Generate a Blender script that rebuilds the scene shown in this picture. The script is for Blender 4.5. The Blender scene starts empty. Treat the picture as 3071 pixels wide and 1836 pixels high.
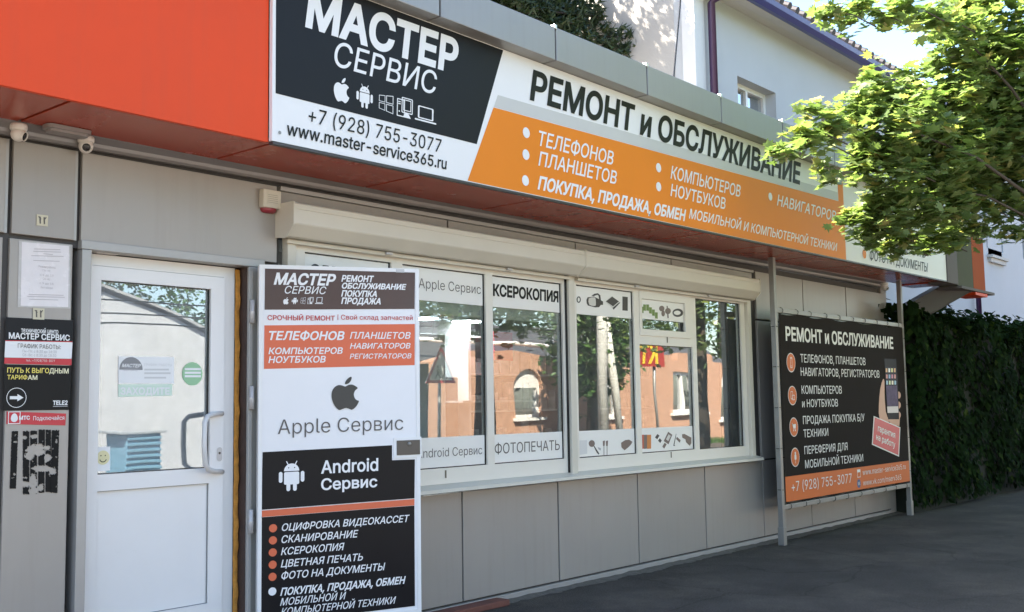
import bpy, bmesh, math, random, os
import numpy as np
from mathutils import Vector, Matrix
from mathutils.geometry import tessellate_polygon, delaunay_2d_cdt

scene = bpy.context.scene
COL = scene.collection
random.seed(7); rng = np.random.default_rng(11)
rad = math.radians

# ------------------------------------------------------------------ camera
CAM_D, CAM_H, CAM_F = 5.93, 1.6, 3208.0          # distance to the shop front, eye height, focal length (px of the 3071 px photo)
YAW, PITCH, ROLL = 0.8630391, 0.09320483, -0.01582629
PW, PH = 3071.0, 1836.0
_fwd = Vector((math.sin(YAW)*math.cos(PITCH), math.cos(YAW)*math.cos(PITCH), math.sin(PITCH)))
_r0 = Vector((math.cos(YAW), -math.sin(YAW), 0)); _u0 = _r0.cross(_fwd)
_right = math.cos(ROLL)*_r0 + math.sin(ROLL)*_u0
_up = -math.sin(ROLL)*_r0 + math.cos(ROLL)*_u0
CAM = Vector((0, -CAM_D, CAM_H))
cam_data = bpy.data.cameras.new('camera'); cam = bpy.data.objects.new('camera', cam_data); COL.objects.link(cam)
cam_data.sensor_fit = 'HORIZONTAL'; cam_data.sensor_width = 36.0; cam_data.lens = 36.0*CAM_F/PW
cam_data.clip_start = 0.05; cam_data.clip_end = 3000
cam.matrix_world = Matrix(((_right.x, _up.x, -_fwd.x, CAM.x), (_right.y, _up.y, -_fwd.y, CAM.y), (_right.z, _up.z, -_fwd.z, CAM.z), (0, 0, 0, 1)))
scene.camera = cam

# ------------------------------------------------------------------ world, sun, exposure
SUN = Vector((-0.46, 0.49, 0.74)).normalized()      # direction towards the sun: behind the shop, from the left
world = bpy.data.worlds.new('World'); scene.world = world; world.use_nodes = True
wn = world.node_tree.nodes; bg = wn['Background']
sky = wn.new('ShaderNodeTexSky'); sky.sky_type = 'NISHITA'; sky.sun_disc = False
sky.sun_elevation = math.asin(SUN.z); sky.sun_rotation = math.atan2(SUN.x, SUN.y)
sky.air_density = 1.0; sky.dust_density = 0.8; sky.ozone_density = 1.1
world.node_tree.links.new(sky.outputs[0], bg.inputs[0]); bg.inputs[1].default_value = 0.085
sun_d = bpy.data.lights.new('sun', 'SUN'); sun_d.energy = 5.0; sun_d.angle = rad(0.5); sun_d.color = (1.0, 0.90, 0.75)
sun = bpy.data.objects.new('sun', sun_d); COL.objects.link(sun)
sun.rotation_euler = SUN.to_track_quat('Z', 'Y').to_euler(); sun.location = (-10, 10, 20)
vs = scene.view_settings; vs.view_transform = 'Standard'; vs.look = 'None'; vs.gamma = 1.0; vs.use_curve_mapping = False
vs.exposure = 2.75
cy = scene.cycles
cy.use_denoising = True; cy.max_bounces = 8; cy.diffuse_bounces = 4; cy.glossy_bounces = 4; cy.transmission_bounces = 6; cy.transparent_max_bounces = 12
cy.sample_clamp_indirect = 6.0; cy.caustics_reflective = False; cy.caustics_refractive = False

# ------------------------------------------------------------------ measuring helpers
def ray(p):
    return _right*(p[0]-PW/2) + _up*(PH/2-p[1]) + _fwd*CAM_F
def at(p, Y):                                   # the point of the plane y = Y seen at photo pixel p
    r = ray(p); return CAM + r*((Y+CAM_D)/r.y)
class Crop:                                     # pixels measured in an enlarged piece of the photo
    def __init__(s, x, y, k): s.x, s.y, s.k = x, y, k
    def __call__(s, a, b): return (s.x + a/s.k, s.y + b/s.k)
class Plane:                                    # an upright board: origin, unit u along it, v up, n towards the viewer
    def __init__(s, o, u, v=(0, 0, 1)):
        s.o = Vector(o); s.u = Vector(u).normalized(); s.v = Vector(v).normalized(); s.n = s.u.cross(s.v).normalized()
    def uv(s, p):
        r = ray(p); t = (s.o-CAM).dot(s.n)/r.dot(s.n); q = CAM + r*t - s.o
        uu, vv, uvd = q.dot(s.u), q.dot(s.v), s.u.dot(s.v)
        return (uu, vv)
    def p3(s, u, v, n=0.0): return s.o + s.u*u + s.v*v + s.n*n

# ------------------------------------------------------------------ object helpers
def link(name, me, mat=None, parent=None, smooth=False):
    o = bpy.data.objects.new(name, me); COL.objects.link(o)
    if mat is not None and not me.materials: me.materials.append(mat)
    if parent is not None: o.parent = parent
    if smooth:
        me.polygons.foreach_set('use_smooth', [True]*len(me.polygons))
    return o
def tag(o, label=None, cat=None, group=None, kind=None):
    if label: o['label'] = label
    if cat: o['category'] = cat
    if group: o['group'] = group
    if kind: o['kind'] = kind
    return o
def thing(name, label, cat, loc=(0, 0, 0), group=None):
    o = bpy.data.objects.new(name, None); COL.objects.link(o); o.location = loc; o.empty_display_size = .1
    tag(o, label, cat, group); bpy.context.view_layer.update()
    return o
def part(name, parent):                          # a part that itself has pieces
    o = bpy.data.objects.new(name, None); COL.objects.link(o); o.parent = parent; o.empty_display_size = .05; return o
def mesh(name, vs_, fs):
    me = bpy.data.meshes.new(name); me.from_pydata([tuple(v) for v in vs_], [], fs); me.update(); return me
def fromp(parent, me):                          # vertices given in world space: bring them to the parent's space
    if parent is not None:
        L = world_loc(parent)
        if L.length > 0: me.transform(Matrix.Translation(-L))
    return me
def world_loc(o):
    L = Vector((0, 0, 0))
    while o is not None: L += o.location; o = o.parent
    return L
def box(name, x0, x1, y0, y1, z0, z1, mat, parent=None, bevel=0.0):
    bm = bmesh.new(); bmesh.ops.create_cube(bm, size=1)
    for v in bm.verts:
        v.co = Vector((x0+(v.co.x+.5)*(x1-x0), y0+(v.co.y+.5)*(y1-y0), z0+(v.co.z+.5)*(z1-z0)))
    if bevel: bmesh.ops.bevel(bm, geom=list(bm.edges), offset=bevel, segments=2, affect='EDGES', profile=.6)
    me = bpy.data.meshes.new(name); bm.to_mesh(me); bm.free()
    return link(name, fromp(parent, me), mat, parent)
def obox(name, a, b, w, h, mat, parent=None, up=(0, 0, 1), bevel=0.0):       # a bar from a to b, w wide, h high
    a, b = Vector(a), Vector(b); d = (b-a); L = d.length; d.normalize(); s = d.cross(Vector(up)).normalized(); u = s.cross(d)
    bm = bmesh.new(); bmesh.ops.create_cube(bm, size=1)
    for v in bm.verts: v.co = a + d*((v.co.x+.5)*L) + s*(v.co.y*w) + u*(v.co.z*h)
    if bevel: bmesh.ops.bevel(bm, geom=list(bm.edges), offset=bevel, segments=2, affect='EDGES')
    bmesh.ops.recalc_face_normals(bm, faces=bm.faces)
    me = bpy.data.meshes.new(name); bm.to_mesh(me); bm.free()
    return link(name, fromp(parent, me), mat, parent)
def tube_geo(pts, radii, n=10, caps=True):
    pts = [Vector(p) for p in pts]; V = []; Fs = []; prev = None
    for i, p in enumerate(pts):
        d = (pts[min(i+1, len(pts)-1)] - pts[max(i-1, 0)]).normalized()
        s = d.cross(Vector((0, 0, 1)))
        if s.length < .05: s = d.cross(Vector((1, 0, 0)))
        s.normalize()
        if prev is not None:
            s = (prev - d*prev.dot(d)).normalized()
        prev = s; t = d.cross(s); r = radii[i] if hasattr(radii, '__len__') else radii
        for k in range(n):
            a = 2*math.pi*k/n; V.append(p + (s*math.cos(a)+t*math.sin(a))*r)
    for i in range(len(pts)-1):
        for k in range(n):
            Fs.append((i*n+k, i*n+(k+1) % n, (i+1)*n+(k+1) % n, (i+1)*n+k))
    if caps: Fs.append(tuple(range(n))[::-1]); Fs.append(tuple(range((len(pts)-1)*n, len(pts)*n)))
    return V, Fs
def tube(name, pts, radii, mat, parent=None, n=10):
    V, Fs = tube_geo(pts, radii, n); return link(name, fromp(parent, mesh(name, V, Fs)), mat, parent, True)
def lathe(name, prof, o, axis, mat, parent=None, n=24):      # profile of (radius, height) turned about axis at o
    o = Vector(o); ax = Vector(axis).normalized(); s = ax.cross(Vector((0, 0, 1)))
    if s.length < .05: s = Vector((1, 0, 0))
    s.normalize(); t = ax.cross(s); V = []; Fs = []
    for r, hh in prof:
        for k in range(n):
            a = 2*math.pi*k/n; V.append(o + ax*hh + (s*math.cos(a)+t*math.sin(a))*max(r, 1e-4))
    for i in range(len(prof)-1):
        for k in range(n): Fs.append((i*n+k, i*n+(k+1) % n, (i+1)*n+(k+1) % n, (i+1)*n+k))
    me = mesh(name, V, Fs); bm = bmesh.new(); bm.from_mesh(me); bmesh.ops.remove_doubles(bm, verts=bm.verts, dist=2e-4); bmesh.ops.recalc_face_normals(bm, faces=bm.faces); bm.to_mesh(me); bm.free()
    return link(name, fromp(parent, me), mat, parent, True)
def prism(name, prof, x0, x1, mat, parent=None):             # a (y, z) outline drawn out along x
    n = len(prof); V = [(x0, y, z) for y, z in prof] + [(x1, y, z) for y, z in prof]
    Fs = [tuple(range(n))[::-1], tuple(range(n, 2*n))] + [(i, (i+1) % n, n+(i+1) % n, n+i) for i in range(n)]
    me = mesh(name, V, Fs); bm = bmesh.new(); bm.from_mesh(me); bmesh.ops.recalc_face_normals(bm, faces=bm.faces); bm.to_mesh(me); bm.free()
    return link(name, fromp(parent, me), mat, parent)

# ------------------------------------------------------------------ materials (all procedural)
MATS = {}
def M(name, col, rough=.5, metal=0.0, var=0.06, scale=6.0, bump=0.0, bscale=60.0, spec=.5, dirt=None, coat=0.0):
    if name in MATS: return MATS[name]
    m = bpy.data.materials.new(name); m.use_nodes = True; nt = m.node_tree; n = nt.nodes; L = nt.links
    p = n['Principled BSDF']; p.inputs['Roughness'].default_value = rough; p.inputs['Metallic'].default_value = metal
    p.inputs['Specular IOR Level'].default_value = spec; p.inputs['Coat Weight'].default_value = coat; p.inputs['Coat Roughness'].default_value = .15
    p.inputs['Base Color'].default_value = (*col, 1)
    if var or bump or dirt:
        tc = n.new('ShaderNodeTexCoord'); geo = n.new('ShaderNodeNewGeometry')
        nz = n.new('ShaderNodeTexNoise'); nz.inputs['Scale'].default_value = scale; nz.inputs['Detail'].default_value = 6; nz.inputs['Roughness'].default_value = .62
        L.new(geo.outputs['Position'], nz.inputs['Vector'])
        if var:
            rp = n.new('ShaderNodeMapRange'); rp.inputs[1].default_value = .25; rp.inputs[2].default_value = .75
            rp.inputs[3].default_value = 1-var; rp.inputs[4].default_value = 1+var*.6; L.new(nz.outputs['Fac'], rp.inputs[0])
            mx = n.new('ShaderNodeMix'); mx.data_type = 'RGBA'; mx.blend_type = 'MULTIPLY'; mx.inputs[0].default_value = 1
            mx.inputs[6].default_value = (*col, 1); L.new(rp.outputs[0], mx.inputs[7]); out = mx.outputs[2]
            if dirt:
                n2 = n.new('ShaderNodeTexNoise'); n2.inputs['Scale'].default_value = dirt[1]; n2.inputs['Detail'].default_value = 8; n2.inputs['Roughness'].default_value = .7
                L.new(geo.outputs['Position'], n2.inputs['Vector'])
                r2 = n.new('ShaderNodeMapRange'); r2.inputs[1].default_value = dirt[2]; r2.inputs[2].default_value = dirt[2]+.16; r2.inputs[3].default_value = 0; r2.inputs[4].default_value = dirt[3]
                L.new(n2.outputs['Fac'], r2.inputs[0])
                m2 = n.new('ShaderNodeMix'); m2.data_type = 'RGBA'; L.new(r2.outputs[0], m2.inputs[0]); L.new(out, m2.inputs[6]); m2.inputs[7].default_value = (*dirt[0], 1); out = m2.outputs[2]
            L.new(out, p.inputs['Base Color'])
            rr = n.new('ShaderNodeMapRange'); rr.inputs[3].default_value = max(.02, rough-.08); rr.inputs[4].default_value = min(1, rough+.1); L.new(nz.outputs['Fac'], rr.inputs[0]); L.new(rr.outputs[0], p.inputs['Roughness'])
        if bump:
            bz = n.new('ShaderNodeTexNoise'); bz.inputs['Scale'].default_value = bscale; bz.inputs['Detail'].default_value = 4; L.new(geo.outputs['Position'], bz.inputs['Vector'])
            bp = n.new('ShaderNodeBump'); bp.inputs['Strength'].default_value = min(1, bump); bp.inputs['Distance'].default_value = .01; L.new(bz.outputs['Fac'], bp.inputs['Height']); L.new(bp.outputs[0], p.inputs['Normal'])
    MATS[name] = m; return m
def glass_mat(name, refl, tint=(1, 1, 1), rough=0.0, wavy=0.0, dust=0.0):
    m = bpy.data.materials.new(name); m.use_nodes = True; nt = m.node_tree; n = nt.nodes; L = nt.links
    n.remove(n['Principled BSDF']); out = n['Material Output']
    tr = n.new('ShaderNodeBsdfTransparent'); tr.inputs[0].default_value = (*tint, 1)
    gl = n.new('ShaderNodeBsdfGlossy'); gl.inputs['Roughness'].default_value = rough; gl.inputs[0].default_value = (.95, .97, .97, 1)
    fr = n.new('ShaderNodeFresnel'); gb = n.new('ShaderNodeNewGeometry'); im = n.new('ShaderNodeMapRange'); im.inputs[3].default_value = 1.52; im.inputs[4].default_value = 1/1.52; L.new(gb.outputs['Backfacing'], im.inputs[0]); L.new(im.outputs[0], fr.inputs[0])
    mr = n.new('ShaderNodeMapRange'); mr.inputs[1].default_value = .04; mr.inputs[2].default_value = 1; mr.inputs[3].default_value = refl; mr.inputs[4].default_value = 1
    L.new(fr.outputs[0], mr.inputs[0]); mx = n.new('ShaderNodeMixShader'); L.new(mr.outputs[0], mx.inputs[0]); L.new(tr.outputs[0], mx.inputs[1]); L.new(gl.outputs[0], mx.inputs[2]); L.new(mx.outputs[0], out.inputs[0])
    if dust:                                     # uneven milky veil: a haze of light painted on as a dusty film
        df = n.new('ShaderNodeBsdfDiffuse'); df.inputs[0].default_value = (.78, .80, .82, 1); gp = n.new('ShaderNodeNewGeometry'); dz = n.new('ShaderNodeTexNoise'); dz.inputs['Scale'].default_value = 5; dz.inputs['Detail'].default_value = 6; L.new(gp.outputs['Position'], dz.inputs['Vector'])
        dr_ = n.new('ShaderNodeMapRange'); dr_.inputs[1].default_value = .3; dr_.inputs[2].default_value = .7; dr_.inputs[3].default_value = dust*.6; dr_.inputs[4].default_value = dust*1.4; L.new(dz.outputs['Fac'], dr_.inputs[0])
        m3 = n.new('ShaderNodeMixShader'); L.new(dr_.outputs[0], m3.inputs[0]); L.new(mx.outputs[0], m3.inputs[1]); L.new(df.outputs[0], m3.inputs[2]); L.new(m3.outputs[0], out.inputs[0])
    if wavy:
        geo = n.new('ShaderNodeNewGeometry'); bz = n.new('ShaderNodeTexNoise'); bz.inputs['Scale'].default_value = 1.1; bz.inputs['Detail'].default_value = 1; L.new(geo.outputs['Position'], bz.inputs['Vector'])
        bp = n.new('ShaderNodeBump'); bp.inputs['Strength'].default_value = 1; bp.inputs['Distance'].default_value = wavy; L.new(bz.outputs['Fac'], bp.inputs['Height']); L.new(bp.outputs[0], gl.inputs['Normal']); 
    MATS[name] = m; return m
def leaf_mat(name, c1, c2, c3, trans=.35, rough=.45, spec=.5):
    m = bpy.data.materials.new(name); m.use_nodes = True; nt = m.node_tree; n = nt.nodes; L = nt.links
    p = n['Principled BSDF']; out = n['Material Output']
    oi = n.new('ShaderNodeAttribute'); oi.attribute_name = 'tone'
    cr = n.new('ShaderNodeValToRGB'); cr.color_ramp.elements[0].color = (*c1, 1); cr.color_ramp.elements[1].color = (*c3, 1)
    e = cr.color_ramp.elements.new(.72); e.color = (*c2, 1); cr.color_ramp.elements[2].position = 1
    L.new(oi.outputs['Fac'], cr.inputs[0]); L.new(cr.outputs[0], p.inputs['Base Color']); p.inputs['Roughness'].default_value = rough; p.inputs['Specular IOR Level'].default_value = spec
    tl = n.new('ShaderNodeBsdfTranslucent'); g = n.new('ShaderNodeMix'); g.data_type = 'RGBA'; g.blend_type = 'MULTIPLY'; g.inputs[0].default_value = 1; L.new(cr.outputs[0], g.inputs[6]); g.inputs[7].default_value = (1.35, 1.55, .8, 1); L.new(g.outputs[2], tl.inputs[0])
    mx = n.new('ShaderNodeMixShader'); mx.inputs[0].default_value = trans; L.new(p.outputs[0], mx.inputs[1]); L.new(tl.outputs[0], mx.inputs[2]); L.new(mx.outputs[0], out.inputs[0])
    MATS[name] = m; return m
def brick_mat():
    m = bpy.data.materials.new('brickwork'); m.use_nodes = True; nt = m.node_tree; n = nt.nodes; L = nt.links; p = n['Principled BSDF']
    geo = n.new('ShaderNodeNewGeometry'); sx = n.new('ShaderNodeSeparateXYZ'); L.new(geo.outputs['Position'], sx.inputs[0]); cb = n.new('ShaderNodeCombineXYZ'); ad = n.new('ShaderNodeMath'); L.new(sx.outputs[0], ad.inputs[0]); L.new(sx.outputs[1], ad.inputs[1]); L.new(ad.outputs[0], cb.inputs[0]); L.new(sx.outputs[2], cb.inputs[1])
    b = n.new('ShaderNodeTexBrick'); b.inputs['Scale'].default_value = 1; b.inputs['Brick Width'].default_value = .25; b.inputs['Row Height'].default_value = .075; b.inputs['Mortar Size'].default_value = .006
    b.inputs['Color1'].default_value = (.52, .29, .19, 1); b.inputs['Color2'].default_value = (.46, .24, .15, 1); b.inputs['Mortar'].default_value = (.42, .3, .22, 1)
    L.new(cb.outputs[0], b.inputs['Vector']); L.new(b.outputs[0], p.inputs['Base Color']); p.inputs['Roughness'].default_value = .9
    MATS['brickwork'] = m; return m
def asphalt_mat(name, c):
    m = M(name, c, .85, 0, .38, 1.4, .9, 140, .12, dirt=((c[0]*1.7, c[1]*1.62, c[2]*1.5), .8, .49, .6))
    nt = m.node_tree; n = nt.nodes; L = nt.links; p = n['Principled BSDF']; src = p.inputs['Base Color'].links[0].from_socket
    geo = n.new('ShaderNodeNewGeometry'); nz = n.new('ShaderNodeTexNoise'); nz.inputs['Scale'].default_value = 1.3; nz.inputs['Detail'].default_value = 5
    L.new(geo.outputs['Position'], nz.inputs['Vector']); va = n.new('ShaderNodeVectorMath'); va.operation = 'SCALE'; va.inputs['Scale'].default_value = .55; L.new(nz.outputs['Color'], va.inputs[0])
    vb = n.new('ShaderNodeVectorMath'); L.new(geo.outputs['Position'], vb.inputs[0]); L.new(va.outputs[0], vb.inputs[1])
    vo = n.new('ShaderNodeTexVoronoi'); vo.feature = 'DISTANCE_TO_EDGE'; vo.inputs['Scale'].default_value = .55; L.new(vb.outputs[0], vo.inputs['Vector'])
    r1 = n.new('ShaderNodeMapRange'); r1.inputs[1].default_value = .002; r1.inputs[2].default_value = .009; r1.inputs[3].default_value = .78; r1.inputs[4].default_value = 1; L.new(vo.outputs['Distance'], r1.inputs[0])
    sp = n.new('ShaderNodeTexNoise'); sp.inputs['Scale'].default_value = 75; sp.inputs['Detail'].default_value = 3; L.new(geo.outputs['Position'], sp.inputs['Vector'])
    r2 = n.new('ShaderNodeMapRange'); r2.inputs[1].default_value = .3; r2.inputs[2].default_value = .75; r2.inputs[3].default_value = .72; r2.inputs[4].default_value = 1.4; L.new(sp.outputs['Fac'], r2.inputs[0])
    mu = n.new('ShaderNodeMath'); mu.operation = 'MULTIPLY'; L.new(r1.outputs[0], mu.inputs[0]); L.new(r2.outputs[0], mu.inputs[1])
    mx = n.new('ShaderNodeMix'); mx.data_type = 'RGBA'; mx.blend_type = 'MULTIPLY'; mx.inputs[0].default_value = 1; L.new(src, mx.inputs[6]); L.new(mu.outputs[0], mx.inputs[7]); L.new(mx.outputs[2], p.inputs['Base Color'])
    return m
def weathered(m, amt=.2, col=(.2, .17, .13), tone=.05):       # run-down streaks and a small tone change from panel to panel
    nt = m.node_tree; n = nt.nodes; L = nt.links; p = n['Principled BSDF']; src = p.inputs['Base Color'].links[0].from_socket
    geo = n.new('ShaderNodeNewGeometry'); mp = n.new('ShaderNodeVectorMath'); mp.operation = 'MULTIPLY'; mp.inputs[1].default_value = (14, 14, .9); L.new(geo.outputs['Position'], mp.inputs[0])
    nz = n.new('ShaderNodeTexNoise'); nz.inputs['Scale'].default_value = 1; nz.inputs['Detail'].default_value = 7; nz.inputs['Roughness'].default_value = .6; L.new(mp.outputs[0], nz.inputs['Vector'])
    r1 = n.new('ShaderNodeMapRange'); r1.inputs[1].default_value = .5; r1.inputs[2].default_value = .78; r1.inputs[3].default_value = 0; r1.inputs[4].default_value = amt; L.new(nz.outputs['Fac'], r1.inputs[0])
    mx = n.new('ShaderNodeMix'); mx.data_type = 'RGBA'; L.new(r1.outputs[0], mx.inputs[0]); L.new(src, mx.inputs[6]); mx.inputs[7].default_value = (*col, 1)
    oi = n.new('ShaderNodeObjectInfo'); r2 = n.new('ShaderNodeMapRange'); r2.inputs[3].default_value = 1-tone; r2.inputs[4].default_value = 1+tone; L.new(oi.outputs['Random'], r2.inputs[0])
    m2 = n.new('ShaderNodeMix'); m2.data_type = 'RGBA'; m2.blend_type = 'MULTIPLY'; m2.inputs[0].default_value = 1; L.new(mx.outputs[2], m2.inputs[6]); L.new(r2.outputs[0], m2.inputs[7]); L.new(m2.outputs[2], p.inputs['Base Color']); return m
GREY = M('grey_composite_panel', (.345, .318, .288), .38, .15, .035, 2.5, .02, 2.0, .5, dirt=((.36, .32, .27), 1.6, .58, .18))
GREY_D = M('dark_joint', (.055, .05, .047), .6)
ALU = M('grey_aluminium_trim', (.38, .37, .355), .4, .3, .05)
CAPM = M('grey_cap_panel', (.33, .33, .325), .4, .25, .035, 2.5)
PVC = M('white_plastic', (.80, .78, .76), .32, 0, .03, 3.0, dirt=((.6, .55, .47), 5, .66, .35))
CREAM = M('cream_shutter_metal', (.64, .595, .50), .42, .0, .04, 3, spec=.3)
PVC_W = M('cream_window_plastic', (.76, .715, .63), .35, 0, .03, 3.0, spec=.4, dirt=((.5, .44, .33), 4, .66, .35))
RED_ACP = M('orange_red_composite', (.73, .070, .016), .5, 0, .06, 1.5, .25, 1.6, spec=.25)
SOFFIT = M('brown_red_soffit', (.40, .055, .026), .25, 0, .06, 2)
weathered(GREY, .15); weathered(CAPM, .12); weathered(RED_ACP, .10, (.35, .10, .06), .02)
S_WHITE = M('sign_white_print', (.80, .80, .79), .42, 0, .02, 2, spec=.2)
S_BLACK = M('sign_black_print', (.012, .013, .015), .45, 0, 0, spec=.2)
S_TEXTB = M('sign_black_letter', (.015, .017, .015), .45, 0, 0, spec=.2)
S_ORANGE = M('sign_orange_print', (.78, .235, .02), .45, 0, .03, 2, spec=.2)
S_GREYB = M('sign_light_grey_print', (.57, .57, .54), .42, 0, .02, spec=.2)
D_WHITE = M('door_white_film', (.80, .78, .78), .32, 0, .03, 3)
D_BROWN = M('door_dark_film', (.095, .052, .045), .16, 0, .10, 8, spec=.35)
D_ORANGE = M('door_orange_film', (.70, .135, .055), .38, 0, .04, 4)
D_BLACK = M('door_black_film', (.011, .010, .012), .3, 0, .1, 5, spec=.15)
B_DARK = M('banner_dark_vinyl', (.024, .019, .016), .75, 0, .08, 3, .15, 5, spec=.06)
B_ORANGE = M('banner_orange_vinyl', (.66, .155, .035), .5, 0, .05, spec=.2)
B_WHITE = M('banner_pale_print', (.74, .72, .68), .5, 0, 0)
RED_P = M('red_print', (.55, .02, .035), .4, 0, .04)
YEL_P = M('yellow_print', (.75, .62, .12), .4, 0, 0)
SKIN_P = M('skin_tone_print', (.62, .34, .22), .5, 0, .1, 9)
PALE_T = M('faded_grey_print', (.42, .41, .42), .5, 0, 0)
PAPER = M('paper_in_plastic_sleeve', (.74, .70, .70), .25, 0, .05, 10, .12, 25)
POLE_M = M('galvanised_steel', (.30, .295, .28), .45, .5, .12, 8)
METAL_L = M('light_grey_metal', (.52, .50, .49), .4, .2, .08, 6)
RUST = M('dark_brown_jamb', (.05, .028, .022), .55, 0, .35, 14, .3, 40)
FOAM = M('orange_mounting_foam', (.55, .24, .04), .95, 0, .35, 22, 1.0, 45)
CAMW = M('camera_white_plastic', (.70, .67, .64), .35)
BLK = M('black_plastic', (.012, .012, .013), .25, 0, 0)
SIREN_R = M('red_siren_lens', (.28, .03, .045), .2, 0, .08)
STUCCO = M('pale_stucco', (.49, .505, .525), .9, 0, .05, 1.2, .35, 90)
STUCCO_S = M('grey_stucco_side', (.46, .44, .42), .9, 0, .06, 1.0, .35, 90)
CORNICE = M('cream_cornice', (.50, .48, .45), .85, 0, .06, 3)
GUTTER = M('violet_blue_gutter', (.035, .042, .19), .35, .1, .05)
PIPE = M('purple_downpipe', (.052, .02, .062), .35, .1, .08, 5)
TILE = M('dark_roof_tile', (.028, .026, .036), .6, 0, .2, 5)
ROOMW = M('interior_wall_paint', (.34, .34, .33), .8, 0, .05)
ROOMF = M('interior_floor', (.16, .14, .12), .5, 0, .2)
BRICK = brick_mat()
ASPH = asphalt_mat('asphalt_pavement', (.084, .073, .063))
ROAD = asphalt_mat('asphalt_road', (.20, .185, .165))
CONC = M('kerb_concrete', (.36, .35, .33), .9, 0, .15, 3, .4, 60)
EARTH = M('ground_soil', (.16, .13, .085), .95, 0, .3, .4, .5, 8)
STEP_R = M('red_brick_step', (.17, .06, .042), .75, 0, .2, 5, .4, 40)
GLASS = glass_mat('window_glass', .14, (.86, .89, .88), 0.0, .0016, .025)
GLASS_D = glass_mat('door_glass', .17, (.86, .9, .9), 0.0, .004, .13)
GLASS_H = glass_mat('house_window_glass', .5, (.4, .5, .6))
BARK = M('bark', (.075, .058, .045), .9, 0, .3, 9, 1.0, 30)
MAPLE = leaf_mat('maple_leaf', (.10, .155, .055), (.25, .315, .135), (.46, .39, .15), .42, .32, .9)
IVY = leaf_mat('ivy_leaf', (.007, .016, .006), (.014, .032, .009), (.045, .07, .016), .2, .8, .04)
FIR = leaf_mat('conifer_needle', (.018, .036, .016), (.035, .062, .024), (.06, .085, .03), .12, .5)
FARL = leaf_mat('street_tree_leaf', (.03, .075, .016), (.06, .13, .024), (.14, .19, .03), .25, .5)

# ------------------------------------------------------------------ flat print: polygons and lettering on a board
def shape_on(name, pl, uvs, mat, parent, n=.002, holes=None):
    loops = [[Vector((u, v, 0)) for u, v in uvs]] + [[Vector((u, v, 0)) for u, v in hh] for hh in (holes or [])]
    flat = [q for l in loops for q in l]
    tris = tessellate_polygon(loops); V = [pl.p3(q.x, q.y, n) for q in flat]; Fs = []
    for t in tris:
        a, b, c = (V[i] for i in t)
        Fs.append(tuple(t) if (b-a).cross(c-a).dot(pl.n) > 0 else tuple(t[::-1]))
    return link(name, fromp(parent, mesh(name, V, Fs)), mat, parent)
def quad_px(name, pl, pts, mat, parent, n=.002): return shape_on(name, pl, [pl.uv(p) for p in pts], mat, parent, n)
def circ(c, r, n=28, ry=None, a0=0, a1=2*math.pi): 
    ry = ry or r; full = abs(a1-a0-2*math.pi) < 1e-6; k = n if full else n+1
    return [(c[0]+r*math.cos(a0+(a1-a0)*i/n), c[1]+ry*math.sin(a0+(a1-a0)*i/n)) for i in range(k)]
def rrect(x0, x1, y0, y1, r, n=5):
    P = []
    for cx, cy_, a in ((x1-r, y1-r, 0), (x0+r, y1-r, 90), (x0+r, y0+r, 180), (x1-r, y0+r, 270)):
        for i in range(n+1):
            t = rad(a+90*i/n); P.append((cx+r*math.cos(t), cy_+r*math.sin(t)))
    return P
try:
    FONT = bpy.data.fonts.load(os.path.join(bpy.utils.system_resource('DATAFILES'), 'fonts', 'Inter.woff2'))   # Blender's own interface font
except Exception:
    FONT = None
_tc = bpy.data.curves.new('t', 'FONT'); _to = bpy.data.objects.new('t', _tc); COL.objects.link(_to)
if FONT: _tc.font = FONT
_tc.size = 1.0
def contours(s):
    _tc.body = s; dg = bpy.context.evaluated_depsgraph_get(); dg.update()
    ev = _to.evaluated_get(dg); cu = ev.to_curve(dg); out = []
    for sp in cu.splines:
        bp = sp.bezier_points; P = []; nb = len(bp)
        for i in range(nb):
            a, b = bp[i], bp[(i+1) % nb]; p0, p1, p2, p3 = a.co.xy, a.handle_right.xy, b.handle_left.xy, b.co.xy
            ch = p3-p0; L = ch.length
            dev = 0 if L < 1e-9 else max(abs(ch.cross(p1-p0)), abs(ch.cross(p2-p0)))/L
            k = 1 if dev < .002 else (3 if L < .12 else 5)
            for j in range(k):
                t = j/k; P.append(p0*(1-t)**3 + p1*3*t*(1-t)**2 + p2*3*t*t*(1-t) + p3*t**3)
        Q = []
        for q in P:
            if not Q or (q-Q[-1]).length > 1e-4: Q.append(q)
        if len(Q) > 2 and (Q[0]-Q[-1]).length < 1e-4: Q.pop()
        if len(Q) > 2: out.append((getattr(sp, 'character_index', 0), [(q.x, q.y) for q in Q]))
    ev.to_curve_clear(); return out
def area(P): return .5*sum(P[i-1][0]*P[i][1]-P[i][0]*P[i-1][1] for i in range(len(P)))
def grow(P, d):                                  # outline pushed outwards by d (outer loops run one way, holes the other)
    if not d: return P
    n = len(P); out = []
    for i in range(n):
        a, b, c = Vector(P[i-1]), Vector(P[i]), Vector(P[(i+1) % n]); e1 = (b-a).normalized(); e2 = (c-b).normalized()
        n1 = Vector((-e1.y, e1.x)); n2 = Vector((-e2.y, e2.x)); m = n1+n2
        k = m.dot(m)
        m = n1 if k < .3 else m*(2/k)
        if m.length > 1.8: m = m.normalized()*1.8
        out.append((b.x+m.x*d, b.y+m.y*d))
    return out
CAPH = max(q[1] for _, P in contours('H') for q in P)
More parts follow.
